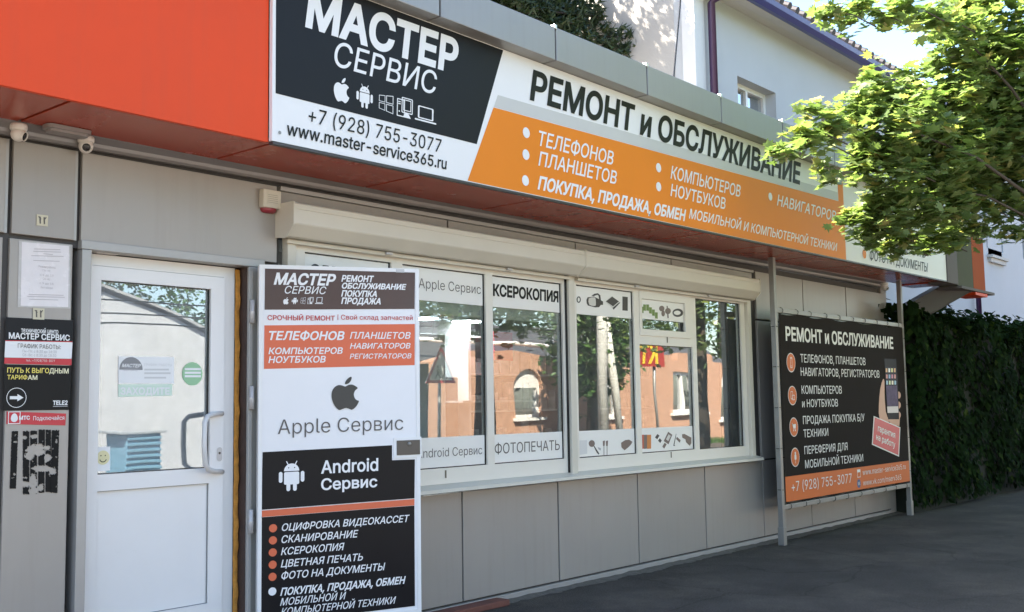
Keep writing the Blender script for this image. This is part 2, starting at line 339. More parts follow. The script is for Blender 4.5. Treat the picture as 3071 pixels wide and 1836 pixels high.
def text(pl, s, Lp, Tp, Rp, mat, parent, bold=0.0, n=.004, B=None, name='lettering', shear=None, flip=False):
    """Lp foot of the first letter, Tp its top, Rp the rightmost point of the last letter; all photo pixels on board pl."""
    u0, v0 = pl.uv(Lp); u1, v1 = pl.uv(Tp); ur, vr = pl.uv(Rp)
    hh = v1-v0; sh = (u1-u0)/hh if shear is None else shear; ang = 0.0
    if B: ub, vb = pl.uv(B); ang = math.atan2(vb-v0, ub-u0); W = math.hypot(ub-u0, vb-v0); sh = 0 if shear is None else shear
    else: W = ur - sh*(vr-v0) - u0
    return text_uv(pl, s, u0, v0, W, hh, sh, ang, mat, parent, bold, n, name, flip)
_glyph = {}
def glyph(ch, C, bold):                          # the filled shape of one character, overlapping outlines merged
    key = (ch, bold); x0 = min(q[0] for P in C for q in P)
    if key not in _glyph:
        big = max(C, key=lambda P: abs(area(P))); g = bold if area(big) < 0 else -bold
        Q = [[(q[0]-x0, q[1]) for q in grow(P, g)] for P in C]
        vs2 = []; ed = []
        for P in Q:
            k = len(vs2); vs2 += [Vector(q) for q in P]; ed += [(k+i, k+(i+1) % len(P)) for i in range(len(P))]
        ov, _, of, _, _, _ = delaunay_2d_cdt(vs2, ed, [], 0, 1e-5, False)
        cen = np.array([[sum(ov[i][j] for i in f)/3 for j in (0, 1)] for f in of]); wnd = np.zeros(len(cen), int)
        for P in Q:
            A = np.array(P); B = np.roll(A, -1, 0)
            for (ax, ay), (bx_, by_) in zip(A, B):
                l = (bx_-ax)*(cen[:, 1]-ay)-(cen[:, 0]-ax)*(by_-ay)
                wnd += ((ay <= cen[:, 1]) & (by_ > cen[:, 1]) & (l > 0)).astype(int); wnd -= ((ay > cen[:, 1]) & (by_ <= cen[:, 1]) & (l < 0)).astype(int)
        _glyph[key] = ([(v.x, v.y) for v in ov], [tuple(f) for f, w in zip(of, wnd) if w != 0])
    return x0, _glyph[key]
def text_uv(pl, s, u0, v0, W, hh, sh, ang, mat, parent, bold=0.0, n=.004, name='lettering', flip=False):
    by = {}
    for ci, P in contours(s): by.setdefault(ci, []).append(P)
    chars = []
    for ci, C in by.items():
        x0, (gv, gf) = glyph(s[ci], C, bold); chars.append(([(x+x0, y) for x, y in gv], gf))
    used = [v[i][0] for v, f in chars for t in f for i in t]; xa, xb = min(used), max(used); kx = W/(xb-xa); ky = hh/CAPH
    V = []; Fs = []; ca, sa = math.cos(ang), math.sin(ang)
    for gv, gf in chars:
        base = len(V)
        for x, y in gv:
            X = (x-xa)*kx; Y = y*ky; X += sh*Y
            V.append(pl.p3(u0+X*ca-Y*sa, v0+X*sa+Y*ca, n))
        for t in gf:
            a, b, c = (V[base+i] for i in t); cr = (b-a).cross(c-a)
            if cr.length < 1e-13: continue
            Fs.append(tuple(base+i for i in (t if cr.dot(pl.n) > 0 else t[::-1])))
    o = link(name, fromp(parent, mesh(name, V, Fs)), mat, parent)
    o['kind'] = 'stuff'
    return o

# pictograms: lists of (outline, holes) in a unit box, y up
def _smooth(P, k=4):
    out = []; n = len(P)
    for i in range(n):
        p0, p1, p2, p3 = (Vector(P[(i+j-1) % n]) for j in range(4))
        for j in range(k):
            t = j/k; q = .5*((2*p1)+(p2-p0)*t+(2*p0-5*p1+4*p2-p3)*t*t+(3*p1-p0-3*p2+p3)*t**3); out.append((q.x, q.y))
    return out
def frame(x0, x1, y0, y1, w, r=.04): return (rrect(x0, x1, y0, y1, r), [rrect(x0+w, x1-w, y0+w, y1-w, max(.005, r-w*.5))])
_body = [(.50, .70), (.60, .745), (.72, .755), (.84, .70), (.90, .64), (.82, .57), (.775, .46), (.80, .34), (.87, .265), (.94, .235), (.88, .11), (.80, .02), (.71, -.03), (.62, .0), (.52, .03), (.41, .0), (.31, -.03), (.22, .03), (.12, .17), (.06, .36), (.07, .55), (.15, .68), (.27, .745), (.39, .735)]
APPLE = [(_smooth(_body, 3), []), (_smooth([(.49, .775), (.52, .88), (.61, .97), (.70, 1.0), (.69, .90), (.61, .80)], 3), [])]
def _limb(x0, x1, y0, y1): return (rrect(x0, x1, y0, y1, (x1-x0)*.48), [])
ANDROID = [([(.22, .665)] + [(.5+.28*math.cos(rad(180-a)), .665+.25*math.sin(rad(180-a))) for a in range(10, 171, 10)] + [(.78, .665)], [circ((.39, .775), .022, 8), circ((.61, .775), .022, 8)]),
    (rrect(.22, .78, .22, .635, .05), []), _limb(.03, .165, .29, .65), _limb(.835, .97, .29, .65), _limb(.31, .45, 0, .3), _limb(.55, .69, 0, .3),
    ([(.29, .99), (.32, 1.0), (.385, .89), (.355, .875)], []), ([(.68, 1.0), (.71, .99), (.645, .875), (.615, .89)], [])]
def _fq(a, b, c, d, w=.035):
    cx = (a[0]+b[0]+c[0]+d[0])/4; cy_ = (a[1]+b[1]+c[1]+d[1])/4; f = 1-w*2/.42
    return ([a, b, c, d], [[(cx+(p[0]-cx)*f, cy_+(p[1]-cy_)*f) for p in (a, b, c, d)]])
WINL = [_fq((.04, .14), (.44, .08), (.44, .47), (.04, .47)), _fq((.04, .53), (.44, .53), (.44, .92), (.04, .86)), _fq((.5, .07), (.96, 0), (.96, .47), (.5, .47)), _fq((.5, .53), (.96, .53), (.96, 1), (.5, .93))]
PCL = [frame(.02, .5, 0, .88, .05), frame(.3, .98, .22, 1, .05, .06), frame(.4, .88, .34, .9, .04, .02), (rrect(.08, .24, .7, .75, .02), []), (rrect(.08, .24, .6, .65, .02), []), (circ((.16, .25), .04, 10), []), ([(.52, .22), (.72, .22), (.85, .04), (.85, 0), (.4, 0), (.4, .04)], [])]
LAPL = [frame(.14, .86, .16, .96, .07, .07), (rrect(0, 1, 0, .1, .045), [])]
PHONEI = [frame(.3, .7, .05, .95, .05, .06), ([(.3, .2), (.7, .2), (.7, .23), (.3, .23)], []), ([(.3, .82), (.7, .82), (.7, .85), (.3, .85)], [])]
DEVI = [frame(.12, .55, .2, .85, .05, .03), frame(.4, .9, .12, .55, .05, .04)]
CARTI = [([(.05, .85), (.22, .85), (.32, .4), (.85, .4), (.92, .75), (.26, .75), (.25, .8)], []), (circ((.4, .22), .08, 10), []), (circ((.76, .22), .08, 10), []), ([(.3, .32), (.84, .32), (.84, .36), (.3, .36)], [])]
PLUGI = [(rrect(.3, .7, .3, .7, .08), []), (rrect(.38, .62, .7, .95, .02), []), ([(.47, .3), (.53, .3), (.5, .0), (.44, .02)], [])]
def icon(pl, parts, u0, v0, W, H, mat, parent, sh=0.0, n=.004, name='pictogram'):
    V = []; Fs = []
    for k, (P, hs) in enumerate(parts):
        loops = [P]+hs; base = len(V)
        for l in loops:
            for x, y in l: V.append(pl.p3(u0+x*W+sh*y*H, v0+y*H, n+k*.0002))
        for t in tessellate_polygon([[Vector((q[0], q[1], 0)) for q in l] for l in loops]):
            a, b, c = (V[base+i] for i in t); cr = (b-a).cross(c-a)
            if cr.length < 1e-13: continue
            Fs.append(tuple(base+i for i in (t if cr.dot(pl.n) > 0 else t[::-1])))
    return link(name, fromp(parent, mesh(name, V, Fs)), mat, parent)
def icon_px(pl, parts, bl, tr, mat, parent, sh=0.0, n=.004, name='pictogram'):
    u0, v0 = pl.uv(bl); u1, v1 = pl.uv(tr); return icon(pl, parts, u0, v0, u1-u0-sh*(v1-v0), v1-v0, mat, parent, sh, n, name)
def bullet(pl, c, top, mat, parent, n=.004):
    u, v = pl.uv(c); r = pl.uv(top)[1]-v; return shape_on('bullet', pl, circ((u, v), r), mat, parent, n)


# ================================================================== THE SETTING
def sheet(name, x0, x1, y0, y1, z, mat):
    return tag(link(name, mesh(name, [(x0, y0, z), (x1, y0, z), (x1, y1, z), (x0, y1, z)], [(0, 1, 2, 3)]), mat), kind='structure')
sheet('ground', -900, 1200, -900, 1200, -.17, EARTH)
sheet('road', -60, 160, -12.6, -6.75, -.13, ROAD)
tag(box('pavement', -60, 160, -6.6, 4.6, -.168, 0, ASPH), kind='structure')
tag(box('pavement', -60, 160, -16.6, -12.75, -.168, 0, ASPH), kind='structure')
tag(box('kerb', -60, 160, -6.748, -6.602, -.166, .012, CONC, None, .01), kind='structure')
tag(box('kerb', -60, 160, -12.748, -12.602, -.166, .012, CONC, None, .01), kind='structure')

# ================================================================== THE SHOP
def lift(o, x0=7.5, k=.0105):
    ox = world_loc(o).x
    for v in o.data.vertices: v.co.z += max(0, v.co.x+ox-x0)*k
    return o
def plate(name, pl, outer, holes, n0, n1, mat, parent, label=None):         # a board with openings, front face at n1, back at n0
    loops = [outer]+holes; flat = [q for l in loops for q in l]; N = len(flat)
    V = [pl.p3(u, v, n1) for u, v in flat] + [pl.p3(u, v, n0) for u, v in flat]; Fs = []
    for t in tessellate_polygon([[Vector((q[0], q[1], 0)) for q in l] for l in loops]):
        Fs.append(tuple(t)); Fs.append(tuple(N+i for i in t[::-1]))
    k = 0
    for l in loops:
        m = len(l)
        for i in range(m): Fs.append((k+i, k+(i+1) % m, N+k+(i+1) % m, N+k+i))
        k += m
    me = mesh(name, V, Fs); bm = bmesh.new(); bm.from_mesh(me); bmesh.ops.recalc_face_normals(bm, faces=bm.faces); bm.to_mesh(me); bm.free()
    return link(name, fromp(parent, me), mat, parent)
def rc(x0, x1, z0, z1): return [(x0, z0), (x1, z0), (x1, z1), (x0, z1)]
def rect_px(pl, tl, tr, bl, br):
    a, b, c, d = pl.uv(tl), pl.uv(tr), pl.uv(bl), pl.uv(br)
    return ((a[0]+c[0])/2, (b[0]+d[0])/2, (c[1]+d[1])/2, (a[1]+b[1])/2)
F0 = Plane((0, 0, 0), (1, 0, 0))
c1 = Crop(0, 0, 2.12); c2 = Crop(0, 600, 2.474); c3 = Crop(0, 1150, 2.164); c4 = Crop(760, 0, 2.474); c5 = Crop(1400, 100, 2.473)
c6 = Crop(2200, 0, 2.1206); c7 = Crop(740, 750, 2.698); c9 = Crop(740, 1250, 2.532); cb = Crop(2300, 880, 1.902); c8 = Crop(2450, 600, 2.1208)
w1 = Crop(1230, 750, 2.12); w2 = Crop(1680, 800, 2.394); ce = Crop(2650, 500, 2.969); ch = Crop(2050, 0, 3.5329); cs = Crop(600, 480, 3.104)

shop = thing('shop_building', 'long single-storey shop clad in grey panels with white plastic windows and door', 'shop', (8, 2, 0))
# --- wall cores and interior
SH = 3.2
for a in ((1.4, 3.0, .031, .2, 0, SH), (4.30, 4.50, .031, .2, 0, SH), (4.5, 11.2, .031, .2, 0, .95), (4.5, 11.2, .031, .2, 2.80, SH), (3.0, 4.30, .031, .2, 2.56, SH), (11.2, 15.1, .031, .2, 0, SH)):
    box('wall', *a, GREY_D, shop)
box('back_wall', 1.4, 13.55, 2.1, 2.25, 0, 4.2, ROOMW, shop); box('side_wall', 1.2, 1.4, 0.031, 2.25, 0, 4.2, GREY, shop); box('side_wall', 15.1, 15.3, .0, 2.35, 0, 4.3, GREY, shop)
box('partition', 4.36, 4.44, .2, 2.1, 0, 3.1, ROOMW, shop); box('partition', 11.3, 11.4, .2, 2.1, 0, 3.1, ROOMW, shop)
box('floor_slab', 1.4, 15.1, .2, 2.1, .1, .15, ROOMF, shop); box('ceiling_slab', 1.4, 15.1, .2, 2.1, 3.06, 3.12, ROOMW, shop)
box('roof', .9, 15.7, -.55, 2.3, 4.2, 4.3, GREY, shop)
# --- cladding panels
def panel(x0, x1, z0, z1, y=0.0, m=GREY): 
    dy = random.uniform(0, .003)
    return box('cladding_panel', x0+.009, x1-.009, y+dy, y+.03, z0, z1, m, shop, .004)
seams = [4.32, 5.06] + [F0.uv(p)[0] for p in ((1388, 1640), (1676, 1590), (1915, 1560), (2117, 1530), (2290, 1500), (2437, 1580), (2567, 1560), (2683, 1530))]
seams.append(15.1)
for a, b in zip(seams[:-1], seams[1:]): panel(a, b, .07, .925)
box('plinth_strip', 4.32, 15.1, -.012, .03, .0, .055, ALU, shop, .003)
xa = F0.uv((27, 560))[0]; xb = F0.uv((236, 560))[0]
panel(1.45, xa-.01, 2.60, 3.13); panel(xa+.012, xb-.012, 2.60, 3.13); panel(xb+.012, 4.475, 2.60, 3.13)
panel(1.45, xa-.01, .02, 2.575, .012); panel(xa+.01, xb-.012, .02, 2.575, .012, GREY)
box('joint_profile', xa-.025, xa-.002, .006, .028, 2.60, 3.13, ALU, shop); box('joint_profile', xb-.028, xb-.004, .006, .028, 2.60, 3.13, ALU, shop)
for i, (a, b) in enumerate(((4.48, 6.15), (6.15, 7.85), (7.85, 9.5), (9.5, 11.25))): panel(a, b, 2.985, 3.10)
box('header_trim', 4.48, 11.25, -.022, .03, 3.102, 3.132, ALU, shop, .003)
for a, b in zip(seams[6:-1], seams[7:]): panel(a, b, .945, 2.55); panel(a, b, 2.57, 3.13)
# --- cove and soffit under the canopy
lift(prism('soffit_cove', [(.0, 3.135), (-.035, 3.135), (-.045, 3.15), (-.05, 3.17), (-.085, 3.20), (-.085, 3.232), (0, 3.232)], 1.4, 15.1, M('cove_grey', (.22, .21, .21), .4, .3, .05), shop))
sx = [1.38+1.268*i for i in range(12)]; sx = [x for x in sx if x < 15.3] + [15.76]
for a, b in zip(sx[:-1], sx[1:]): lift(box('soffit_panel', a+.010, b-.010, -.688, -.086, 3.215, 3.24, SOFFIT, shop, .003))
lift(box('canopy_frame', 1.38, 15.76, -.66, .03, 3.243, 3.30, GREY_D, shop)); 
lift(box('soffit_edge_trim', 3.885, 15.76, -.728, -.69, 3.198, 3.214, M('edge_trim_dark', (.07, .065, .065), .4, .4), shop))
# --- grey capping along the top of the canopy
CP = Plane((0, -.85, 0), (1, 0, 0)); s0, ds = 5.215, 1.307
cx = [s0+ds*i for i in range(-4, 9)]; cx[-1] = 15.85
for i, (a, b) in enumerate(zip(cx[:-1], cx[1:])):
    box('capping_panel', a+.009, b-.009, -.85, -.45, 4.322, 4.592, CAPM, shop, .006)
    o = box('cap_bracket', b-.014, b+.014, -.856, -.80, 4.578, 4.612, M('bright_aluminium', (.8, .8, .78), .3, .6, 0), shop, .003)
box('capping_core', .0, 15.8, -.835, -.47, 4.34, 4.575, GREY_D, shop)
box('canopy_core', .0, 15.8, -.60, .03, 3.45, 4.32, GREY_D, shop)

# --- fascia boards hung on the canopy
fas = thing('fascia_board', 'blank glossy orange-red fascia panel above the entrance door', 'signboard', (2.4, -.69, 3.2))
box('board', .0, 3.876, -.692, -.662, 3.213, 4.318, RED_ACP, fas, .003)

MS = Plane((3.894, -.722, 3.219), (1, 0, .0055))
ms = thing('signboard', 'black, white and orange shop signboard over the windows with a phone number', 'signboard', (3.894, -.70, 3.2))
ue = MS.uv(c8(188, 380))[0]
VT = 1.10
def uvp(pl, c, *pts): return [pl.uv(c(*p)) for p in pts]
plate('board', MS, [(-.012, 0), (ue, 0), (ue, VT-.006*ue), (-.012, VT)], [], -.03, 0, S_WHITE, ms)
bl, br, tr = uvp(MS, c4, (172, 695), (1655, 1080), (1848, 385))
k = (tr[0]-br[0])/(tr[1]-br[1])
shape_on('black_field', MS, [(.012, bl[1]), (br[0], br[1]), (br[0]+k*(VT-.02-br[1]), VT-.02), (.012, VT-.004)], S_BLACK, ms, .0015)
otl, obl = uvp(MS, c5, (195, 560), (5, 1112)); ob_r = MS.uv(c8(172, 382)); ot_r = MS.uv(c6(757, 1332)); g_t = MS.uv(c5(185, 455))[1]
gk = (otl[0]-obl[0])/(otl[1]-obl[1])
shape_on('orange_field', MS, [(obl[0], .006), (ue-.012, .012), (ue-.012, VT-.12), (ue-.16, VT-.12), (ue-.16, ot_r[1]), (otl[0], otl[1])], S_ORANGE, ms, .0015)
gl0 = otl[0]+gk*(g_t-otl[1])
shape_on('grey_band', MS, [(otl[0]+.004, otl[1]+.004), (ue-.17, ot_r[1]+.004), (ue-.17, ot_r[1]+(g_t-otl[1])), (gl0, g_t)], S_GREYB, ms, .0015)
for p in (c4(193, 985), c5(1808, 686), c5(1355, 1368)):
    shape_on('screw_head', MS, circ(MS.uv(p), .011, 12), POLE_M, ms, .004)
W_ = S_WHITE
text(MS, 'МАСТЕР', c4(378, 187), c4(410, -81), c4(1520, 345), W_, ms, .028)
text(MS, 'СЕРВИС', c4(582, 485), c4(612, 307), c4(1355, 610), W_, ms, .004)
ic = Crop(820, 220, 4.966)
u0, v0 = MS.uv(ic(890, 420)); u1, v1 = MS.uv(ic(1147, 420)); 
vb = MS.uv(ic(1010, 425))[1]; vt = MS.uv(ic(1060, 90))[1]; SHR = .12
icon(MS, APPLE, MS.uv(ic(872, 400))[0], MS.uv(ic(1060, 452))[1]+.004, MS.uv(ic(1150, 300))[0]-MS.uv(ic(872, 400))[0]-.01, vt-MS.uv(ic(1060, 452))[1], W_, ms, .03)
icon_px(MS, ANDROID, ic(1215, 495), ic(1480, 215), W_, ms, .03)
icon_px(MS, WINL, ic(1552, 565), ic(1785, 355), W_, ms, .02)
icon_px(MS, PCL, ic(1822, 640), ic(2072, 410), W_, ms, .04)
icon_px(MS, LAPL, ic(2095, 700), ic(2420, 555), W_, ms, .04)
text(MS, '+7 (928) 755-3077', c4(402, 906), c4(412, 797), c4(1392, 1060), S_TEXTB, ms, .002)
text(MS, 'www.master-service365.ru', c4(240, 1000), c4(248, 908), c4(1432, 1210), S_TEXTB, ms, .012)
text(MS, 'РЕМОНТ и ОБСЛУЖИВАНИЕ', c5(463, 497), c5(487, 290), (2400, 520), S_TEXTB, ms, .024)
text(MS, 'ТЕЛЕФОНОВ', c5(516, 840), c5(533, 735), c5(1088, 920), W_, ms, .008)
text(MS, 'ПЛАНШЕТОВ', c5(527, 992), c5(543, 890), c5(1112, 1065), W_, ms, .008)
text(MS, 'ПОКУПКА, ПРОДАЖА, ОБМЕН', c5(522, 1166), c5(540, 1075), c5(1622, 1345), W_, ms, .026)
text(MS, 'МОБИЛЬНОЙ И КОМПЬЮТЕРНОЙ ТЕХНИКИ', c5(1645, 1393), c5(1657, 1322), (2510, 746), W_, ms, .008)
text(MS, 'КОМПЬЮТЕРОВ', c5(1508, 1095), c5(1520, 1003), c5(2030, 1170), W_, ms, .008)
text(MS, 'НОУТБУКОВ', c5(1508, 1225), c5(1518, 1137), c5(1918, 1270), W_, ms, .008)
text(MS, 'НАВИГАТОРОВ', c6(274, 1327), c6(283, 1260), c6(652, 1378), W_, ms, .008)
for c, p, q in ((c5, (437, 750), (437, 711)), (c5, (435, 913), (435, 874)), (c5, (432, 1105), (432, 1066)), (c5, (1419, 1016), (1419, 982)), (c5, (1420, 1157), (1420, 1123)), (c6, (232, 1272), (232, 1247))):
    bullet(MS, c(*p), c(*q), W_, ms)

RS = Plane((MS.p3(ue, 0).x+.002, -.722, MS.p3(ue, 0).z), (1, 0, .0095))
rs = thing('signboard', 'white end signboard with orange dots behind the maple leaves', 'signboard', tuple(RS.o))
re = RS.uv(c8(826, 510))[0]
plate('board', RS, [(0, 0), (re, 0), (re, 1.02), (0, 1.05)], [], -.03, 0, S_WHITE, rs)
text(RS, 'ФОТО НА ДОКУМЕНТЫ', c8(332, 384), c8(336, 322), c8(703, 425), S_TEXTB, rs, .004)
text(RS, 'ЦВЕТНАЯ ПЕЧАТЬ', c8(329, 287), c8(334, 225), c8(692, 330), S_TEXTB, rs, .004)
text(RS, 'КСЕРОКОПИЯ', c8(333, 193), c8(338, 134), c8(610, 220), S_TEXTB, rs, .004)
for p in ((300, 346), (298, 250), (298, 158)): bullet(RS, c8(*p), c8(p[0], p[1]-29), S_ORANGE, rs)
# --- grey end of the canopy with its orange corner
ex = RS.p3(re, 0).x; ez = RS.p3(re, 0).z
ec = thing('canopy_end', 'grey canopy end box with an orange corner strip beside the ivy', 'canopy', (ex, -.6, ez))
pe = at(ce(655, 1000), -.72); pf = at(ce(800, 1030), -.72); pg = at(ce(905, 1040), -.72)
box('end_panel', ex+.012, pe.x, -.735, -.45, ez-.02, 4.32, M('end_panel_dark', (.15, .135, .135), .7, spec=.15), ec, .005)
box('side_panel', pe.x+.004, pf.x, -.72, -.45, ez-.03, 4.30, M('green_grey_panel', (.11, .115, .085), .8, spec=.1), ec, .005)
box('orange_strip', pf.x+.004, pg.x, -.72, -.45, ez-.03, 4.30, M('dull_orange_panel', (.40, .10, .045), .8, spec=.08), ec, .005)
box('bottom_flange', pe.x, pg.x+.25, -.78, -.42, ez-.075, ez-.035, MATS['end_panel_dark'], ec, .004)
box('red_underside', pf.x-.05, pg.x-.05, -.76, -.42, ez-.125, ez-.077, RED_ACP, ec, .004)
obox('diagonal_brace', at(ce(170, 1340), .0), at(ce(690, 1045), -.6), .22, .30, M('brace_dark', (.075, .065, .06), .5), ec, (0, 0, 1), .01)
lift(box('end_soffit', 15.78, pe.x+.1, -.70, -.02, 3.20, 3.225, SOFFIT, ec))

# --- windows
shopwin_l = part('shop_window', shop); shopwin_r = part('shop_window', shop)
def rpx(c, *q): return rect_px(F0, *[c(*p) for p in q])
paneB = rpx(w1, (0, 103), (465, 148), (40, 1402), (472, 1365)); 
paneC = rpx(w1, (526, 157), (950, 208), (535, 1362), (967, 1330))
XK = 1.0052                                     # right-hand glass edges lie 3 cm behind the frame face
paneC = (paneC[0], paneC[1]*XK, paneC[2], paneC[3])
zt = (paneB[3]+paneC[3])/2; zb = (paneB[2]+paneC[2])/2
xm0, xm1 = F0.uv((1699, 1150))[0], F0.uv((1718, 1150))[0]
x_left = F0.uv((873, 740))[0]+.02; x_right = F0.uv(w2(1350, 1100))[0]
paneA = (x_left+.11, paneB[0]-0, zb, zt); bw = paneC[1]-paneC[0]
pbr = F0.uv(w1(468, 700))[0]*XK; pB = (pbr-bw, pbr, zb, zt); pC = (paneC[0], paneC[1], zb, zt); pA = (x_left+.10, pB[0]-.115, zb, zt)
paneD = rpx(w2, (118, 130), (510, 175), (135, 1375), (533, 1345)); paneEu = rpx(w2, (580, 232), (887, 262), (582, 452), (893, 465))
paneEl = rpx(w2, (573, 556), (934, 578), (587, 1340), (952, 1315)); paneF = rpx(w2, (972, 230), (1276, 262), (1000, 1315), (1306, 1288))
paneD, paneEl, paneF = [(p[0], p[1]*XK, p[2], p[3]) for p in (paneD, paneEl, paneF)]
sashE = rpx(w2, (566, 183), (922, 225), (572, 487), (928, 508))
F_TOP, F_BOT = 2.80, 1.0
def build_window(root, x0, x1, panes, sash=None):
    plate('frame', F0, rc(x0, x1, F_BOT, F_TOP), [rc(*p) for p in panes], -.06, 0.0, PVC_W, root)
    for p in panes:
        a, b, c, d = p
        plate('gasket', F0, rc(a-.001, b+.001, c-.001, d+.001), [rc(a+.006, b-.006, c+.006, d-.006)], -.03, -.018, BLK, root)
        plate('pane', F0, rc(a+.002, b-.002, c+.002, d-.002), [], -.034, -.0305, GLASS, root)
def film(root, p, z0, z1, m=None): return plate('film', F0, rc(p[0]+.009, p[1]-.009, z0, z1), [], -.0285, -.0265, m or S_FILM, root)
S_FILM = M('white_window_film', (.82, .80, .75), .35, 0, .02, 3)
build_window(shopwin_l, x_left, xm0, [pA, pB, pC])
build_window(shopwin_r, xm1, x_right, [paneD, sashE, paneEl, paneF])
FP = Plane((0, .0265, 0), (1, 0, 0))                            # the face of the films
def fz(c, p): return F0.uv(c(*p))[1]
zf_t = (fz(w1, (45, 318))+fz(w1, (462, 350))+fz(w1, (527, 360))+fz(w1, (948, 392)))/4
zf_b = (fz(w1, (55, 1198))+fz(w1, (470, 1177))+fz(w1, (530, 1175))+fz(w1, (962, 1155)))/4
for p in (pA, pB, pC): film(shopwin_l, p, zf_t, zt-.008); film(shopwin_l, p, zb+.008, zf_b)
BLIND = M('blind_fabric', (.62, .60, .50), .8, 0, .08, 5)
for p in (pB, pC): box('roller_blind', p[0]+.004, p[1]-.004, .045, .049, zf_t-.10, zt, BLIND, shop)
T = S_TEXTB; TG = M('thin_letter_grey', (.10, .085, .075), .45, 0, 0)
text(FP, 'Apple Сервис', w1(53, 240), w1(53, 178), w1(448, 250), TG, shopwin_l, -.004, .002)
text(FP, 'КСЕРОКОПИЯ', w1(526, 288), w1(526, 218), w1(942, 290), T, shopwin_l, .03, .002)
text(FP, 'Android Сервис', w1(40, 1325), w1(40, 1268), w1(457, 1280), TG, shopwin_l, -.004, .002)
text(FP, 'ФОТОПЕЧАТЬ', w1(537, 1298), w1(537, 1230), w1(950, 1240), TG, shopwin_l, .0, .002)
# the film behind the open metal door, of which only the letter tops show
u_, v_ = FP.uv(c7(385, 118)); text_uv(FP, 'É ОRITE', u_, v_-.085, .56, .10, .12, 0, T, shopwin_l, .02, .002)
zD = (fz(w2, (120, 340))+fz(w2, (512, 368)))/2; zDb = (fz(w2, (130, 1180))+fz(w2, (525, 1165)))/2
film(shopwin_r, paneD, zD, paneD[3]-.008); film(shopwin_r, paneD, paneD[2]+.008, zDb)
film(shopwin_r, paneEl, paneEl[2]+.008, (fz(w2, (582, 1160))+fz(w2, (945, 1145)))/2)
# the small vent sash
plate('vent_sash', F0, rc(sashE[0]-.01, sashE[1]+.01, sashE[2]-.01, sashE[3]+.01), [rc(*paneEu)], -.012, .014, PVC_W, shopwin_r)
zE = (fz(w2, (580, 375))+fz(w2, (887, 397)))/2
plate('film', F0, rc(paneEu[0]+.002, paneEu[1]-.002, zE, paneEu[3]-.002), [], -.0105, -.0085, S_FILM, shopwin_r)
FQ = Plane((0, .0085, 0), (1, 0, 0))
# printed gadgets on the films
G1 = Crop(1700, 820, 5.912); G2 = Crop(1700, 1240, 5.912)
DK = M('gadget_dark_print', (.04, .036, .034), .4, 0, 0); MD = M('gadget_brown_print', (.17, .125, .105), .4, 0, 0); GN = M('gadget_green_print', (.17, .26, .06), .4, 0, .2, 30); GL = M('gadget_pale_print', (.62, .60, .55), .4, 0, 0); OR = M('gadget_orange_print', (.6, .2, .04), .4, 0, 0); RD = M('gadget_red_print', (.5, .09, .05), .4, 0, 0)
def pic(pl, c, pts, m, hole=None, sm=0, n=.0015):
    P = [pl.uv(c(*p)) for p in pts]; Hs = [[pl.uv(c(*p)) for p in hole]] if hole else None
    if sm: P = _smooth(P, sm); Hs = [_smooth(Hs[0], sm)] if Hs else None
    return shape_on('gadget_print', pl, P, m, shopwin_r, n, Hs)
def ell(cx_, cy_, a, b, k=10): return [(cx_+a*math.cos(2*math.pi*i/k), cy_+b*math.sin(2*math.pi*i/k)) for i in range(k)]
pic(FP, G1, ell(208, 466, 38, 58), DK, ell(208, 466, 20, 38), 2)
pic(FP, G1, [(345, 470), (365, 425), (480, 412), (590, 470), (640, 500), (640, 560), (600, 560), (570, 600), (500, 605), (370, 570), (350, 530)], DK, None, 0)
pic(FP, G1, [(385, 445), (480, 425), (505, 450), (510, 560), (480, 580), (395, 555)], GL, None, 2, .0025)
pic(FP, G1, [(430, 402), (480, 365), (545, 352), (590, 390), (605, 500), (575, 500), (560, 400), (540, 380), (470, 405)], DK, None, 0, .0022)
pic(FP, G1, [(680, 500), (795, 405), (945, 515), (820, 640), (805, 615)], GL); pic(FP, G1, [(690, 497), (800, 412), (918, 498), (815, 585)], DK, None, 0, .0025); pic(FP, G1, [(805, 615), (920, 520), (945, 517), (825, 645)], DK, None, 0, .0028)
pic(FP, G1, [(983, 410), (1078, 420), (1078, 665), (983, 658)], DK)
for x, y in ((1310, 590), (1350, 550), (1405, 550), (1455, 600), (1508, 640), (1560, 690)): pic(FQ, G1, [(x, y), (x+48, y+4), (x+48, y+115), (x, y+110)], GN, None, 0, .0015+.0002*(x % 7))
pic(FQ, G1, ell(1680, 625, 48, 50), MD, None, 2); pic(FQ, G1, ell(1705, 710, 32, 55), MD, None, 2, .002); pic(FQ, G1, ell(1790, 670, 52, 55), MD, None, 2); pic(FQ, G1, [(1765, 575), (1785, 580), (1805, 790), (1780, 795)], MD, None, 0, .002)
pic(FQ, G1, ell(1965, 700, 95, 75), DK, ell(1955, 700, 62, 38), 2)
pic(FP, G2, ell(440, 535, 55, 60), MD, None, 2); pic(FP, G2, [(470, 580), (485, 575), (575, 715), (560, 730), (525, 690)], DK); pic(FP, G2, [(545, 600), (600, 615), (600, 660), (560, 640)], PALE_T)
for x in (655, 710): pic(FP, G2, [(x-20, 490), (x+18, 480), (x+14, 570), (x+6, 580), (x+6, 760), (x-5, 762), (x-5, 580), (x-16, 575)], MD)
pic(FP, G2, [(960, 520), (1030, 475), (1100, 465), (1125, 480), (1160, 505), (1140, 545), (1090, 600), (1020, 655), (965, 600)], MD)
pic(FP, G2, [(225, 480), (355, 475), (360, 715), (225, 735)], M('gadget_faint_print', (.66, .65, .63), .4, 0, 0))
for a, b, m in ((1327, 1365, RD), (1365, 1420, MD), (1420, 1492, OR)): pic(FP, G2, [(a, 380), (b, 378), (b, 625), (a, 630)], m)
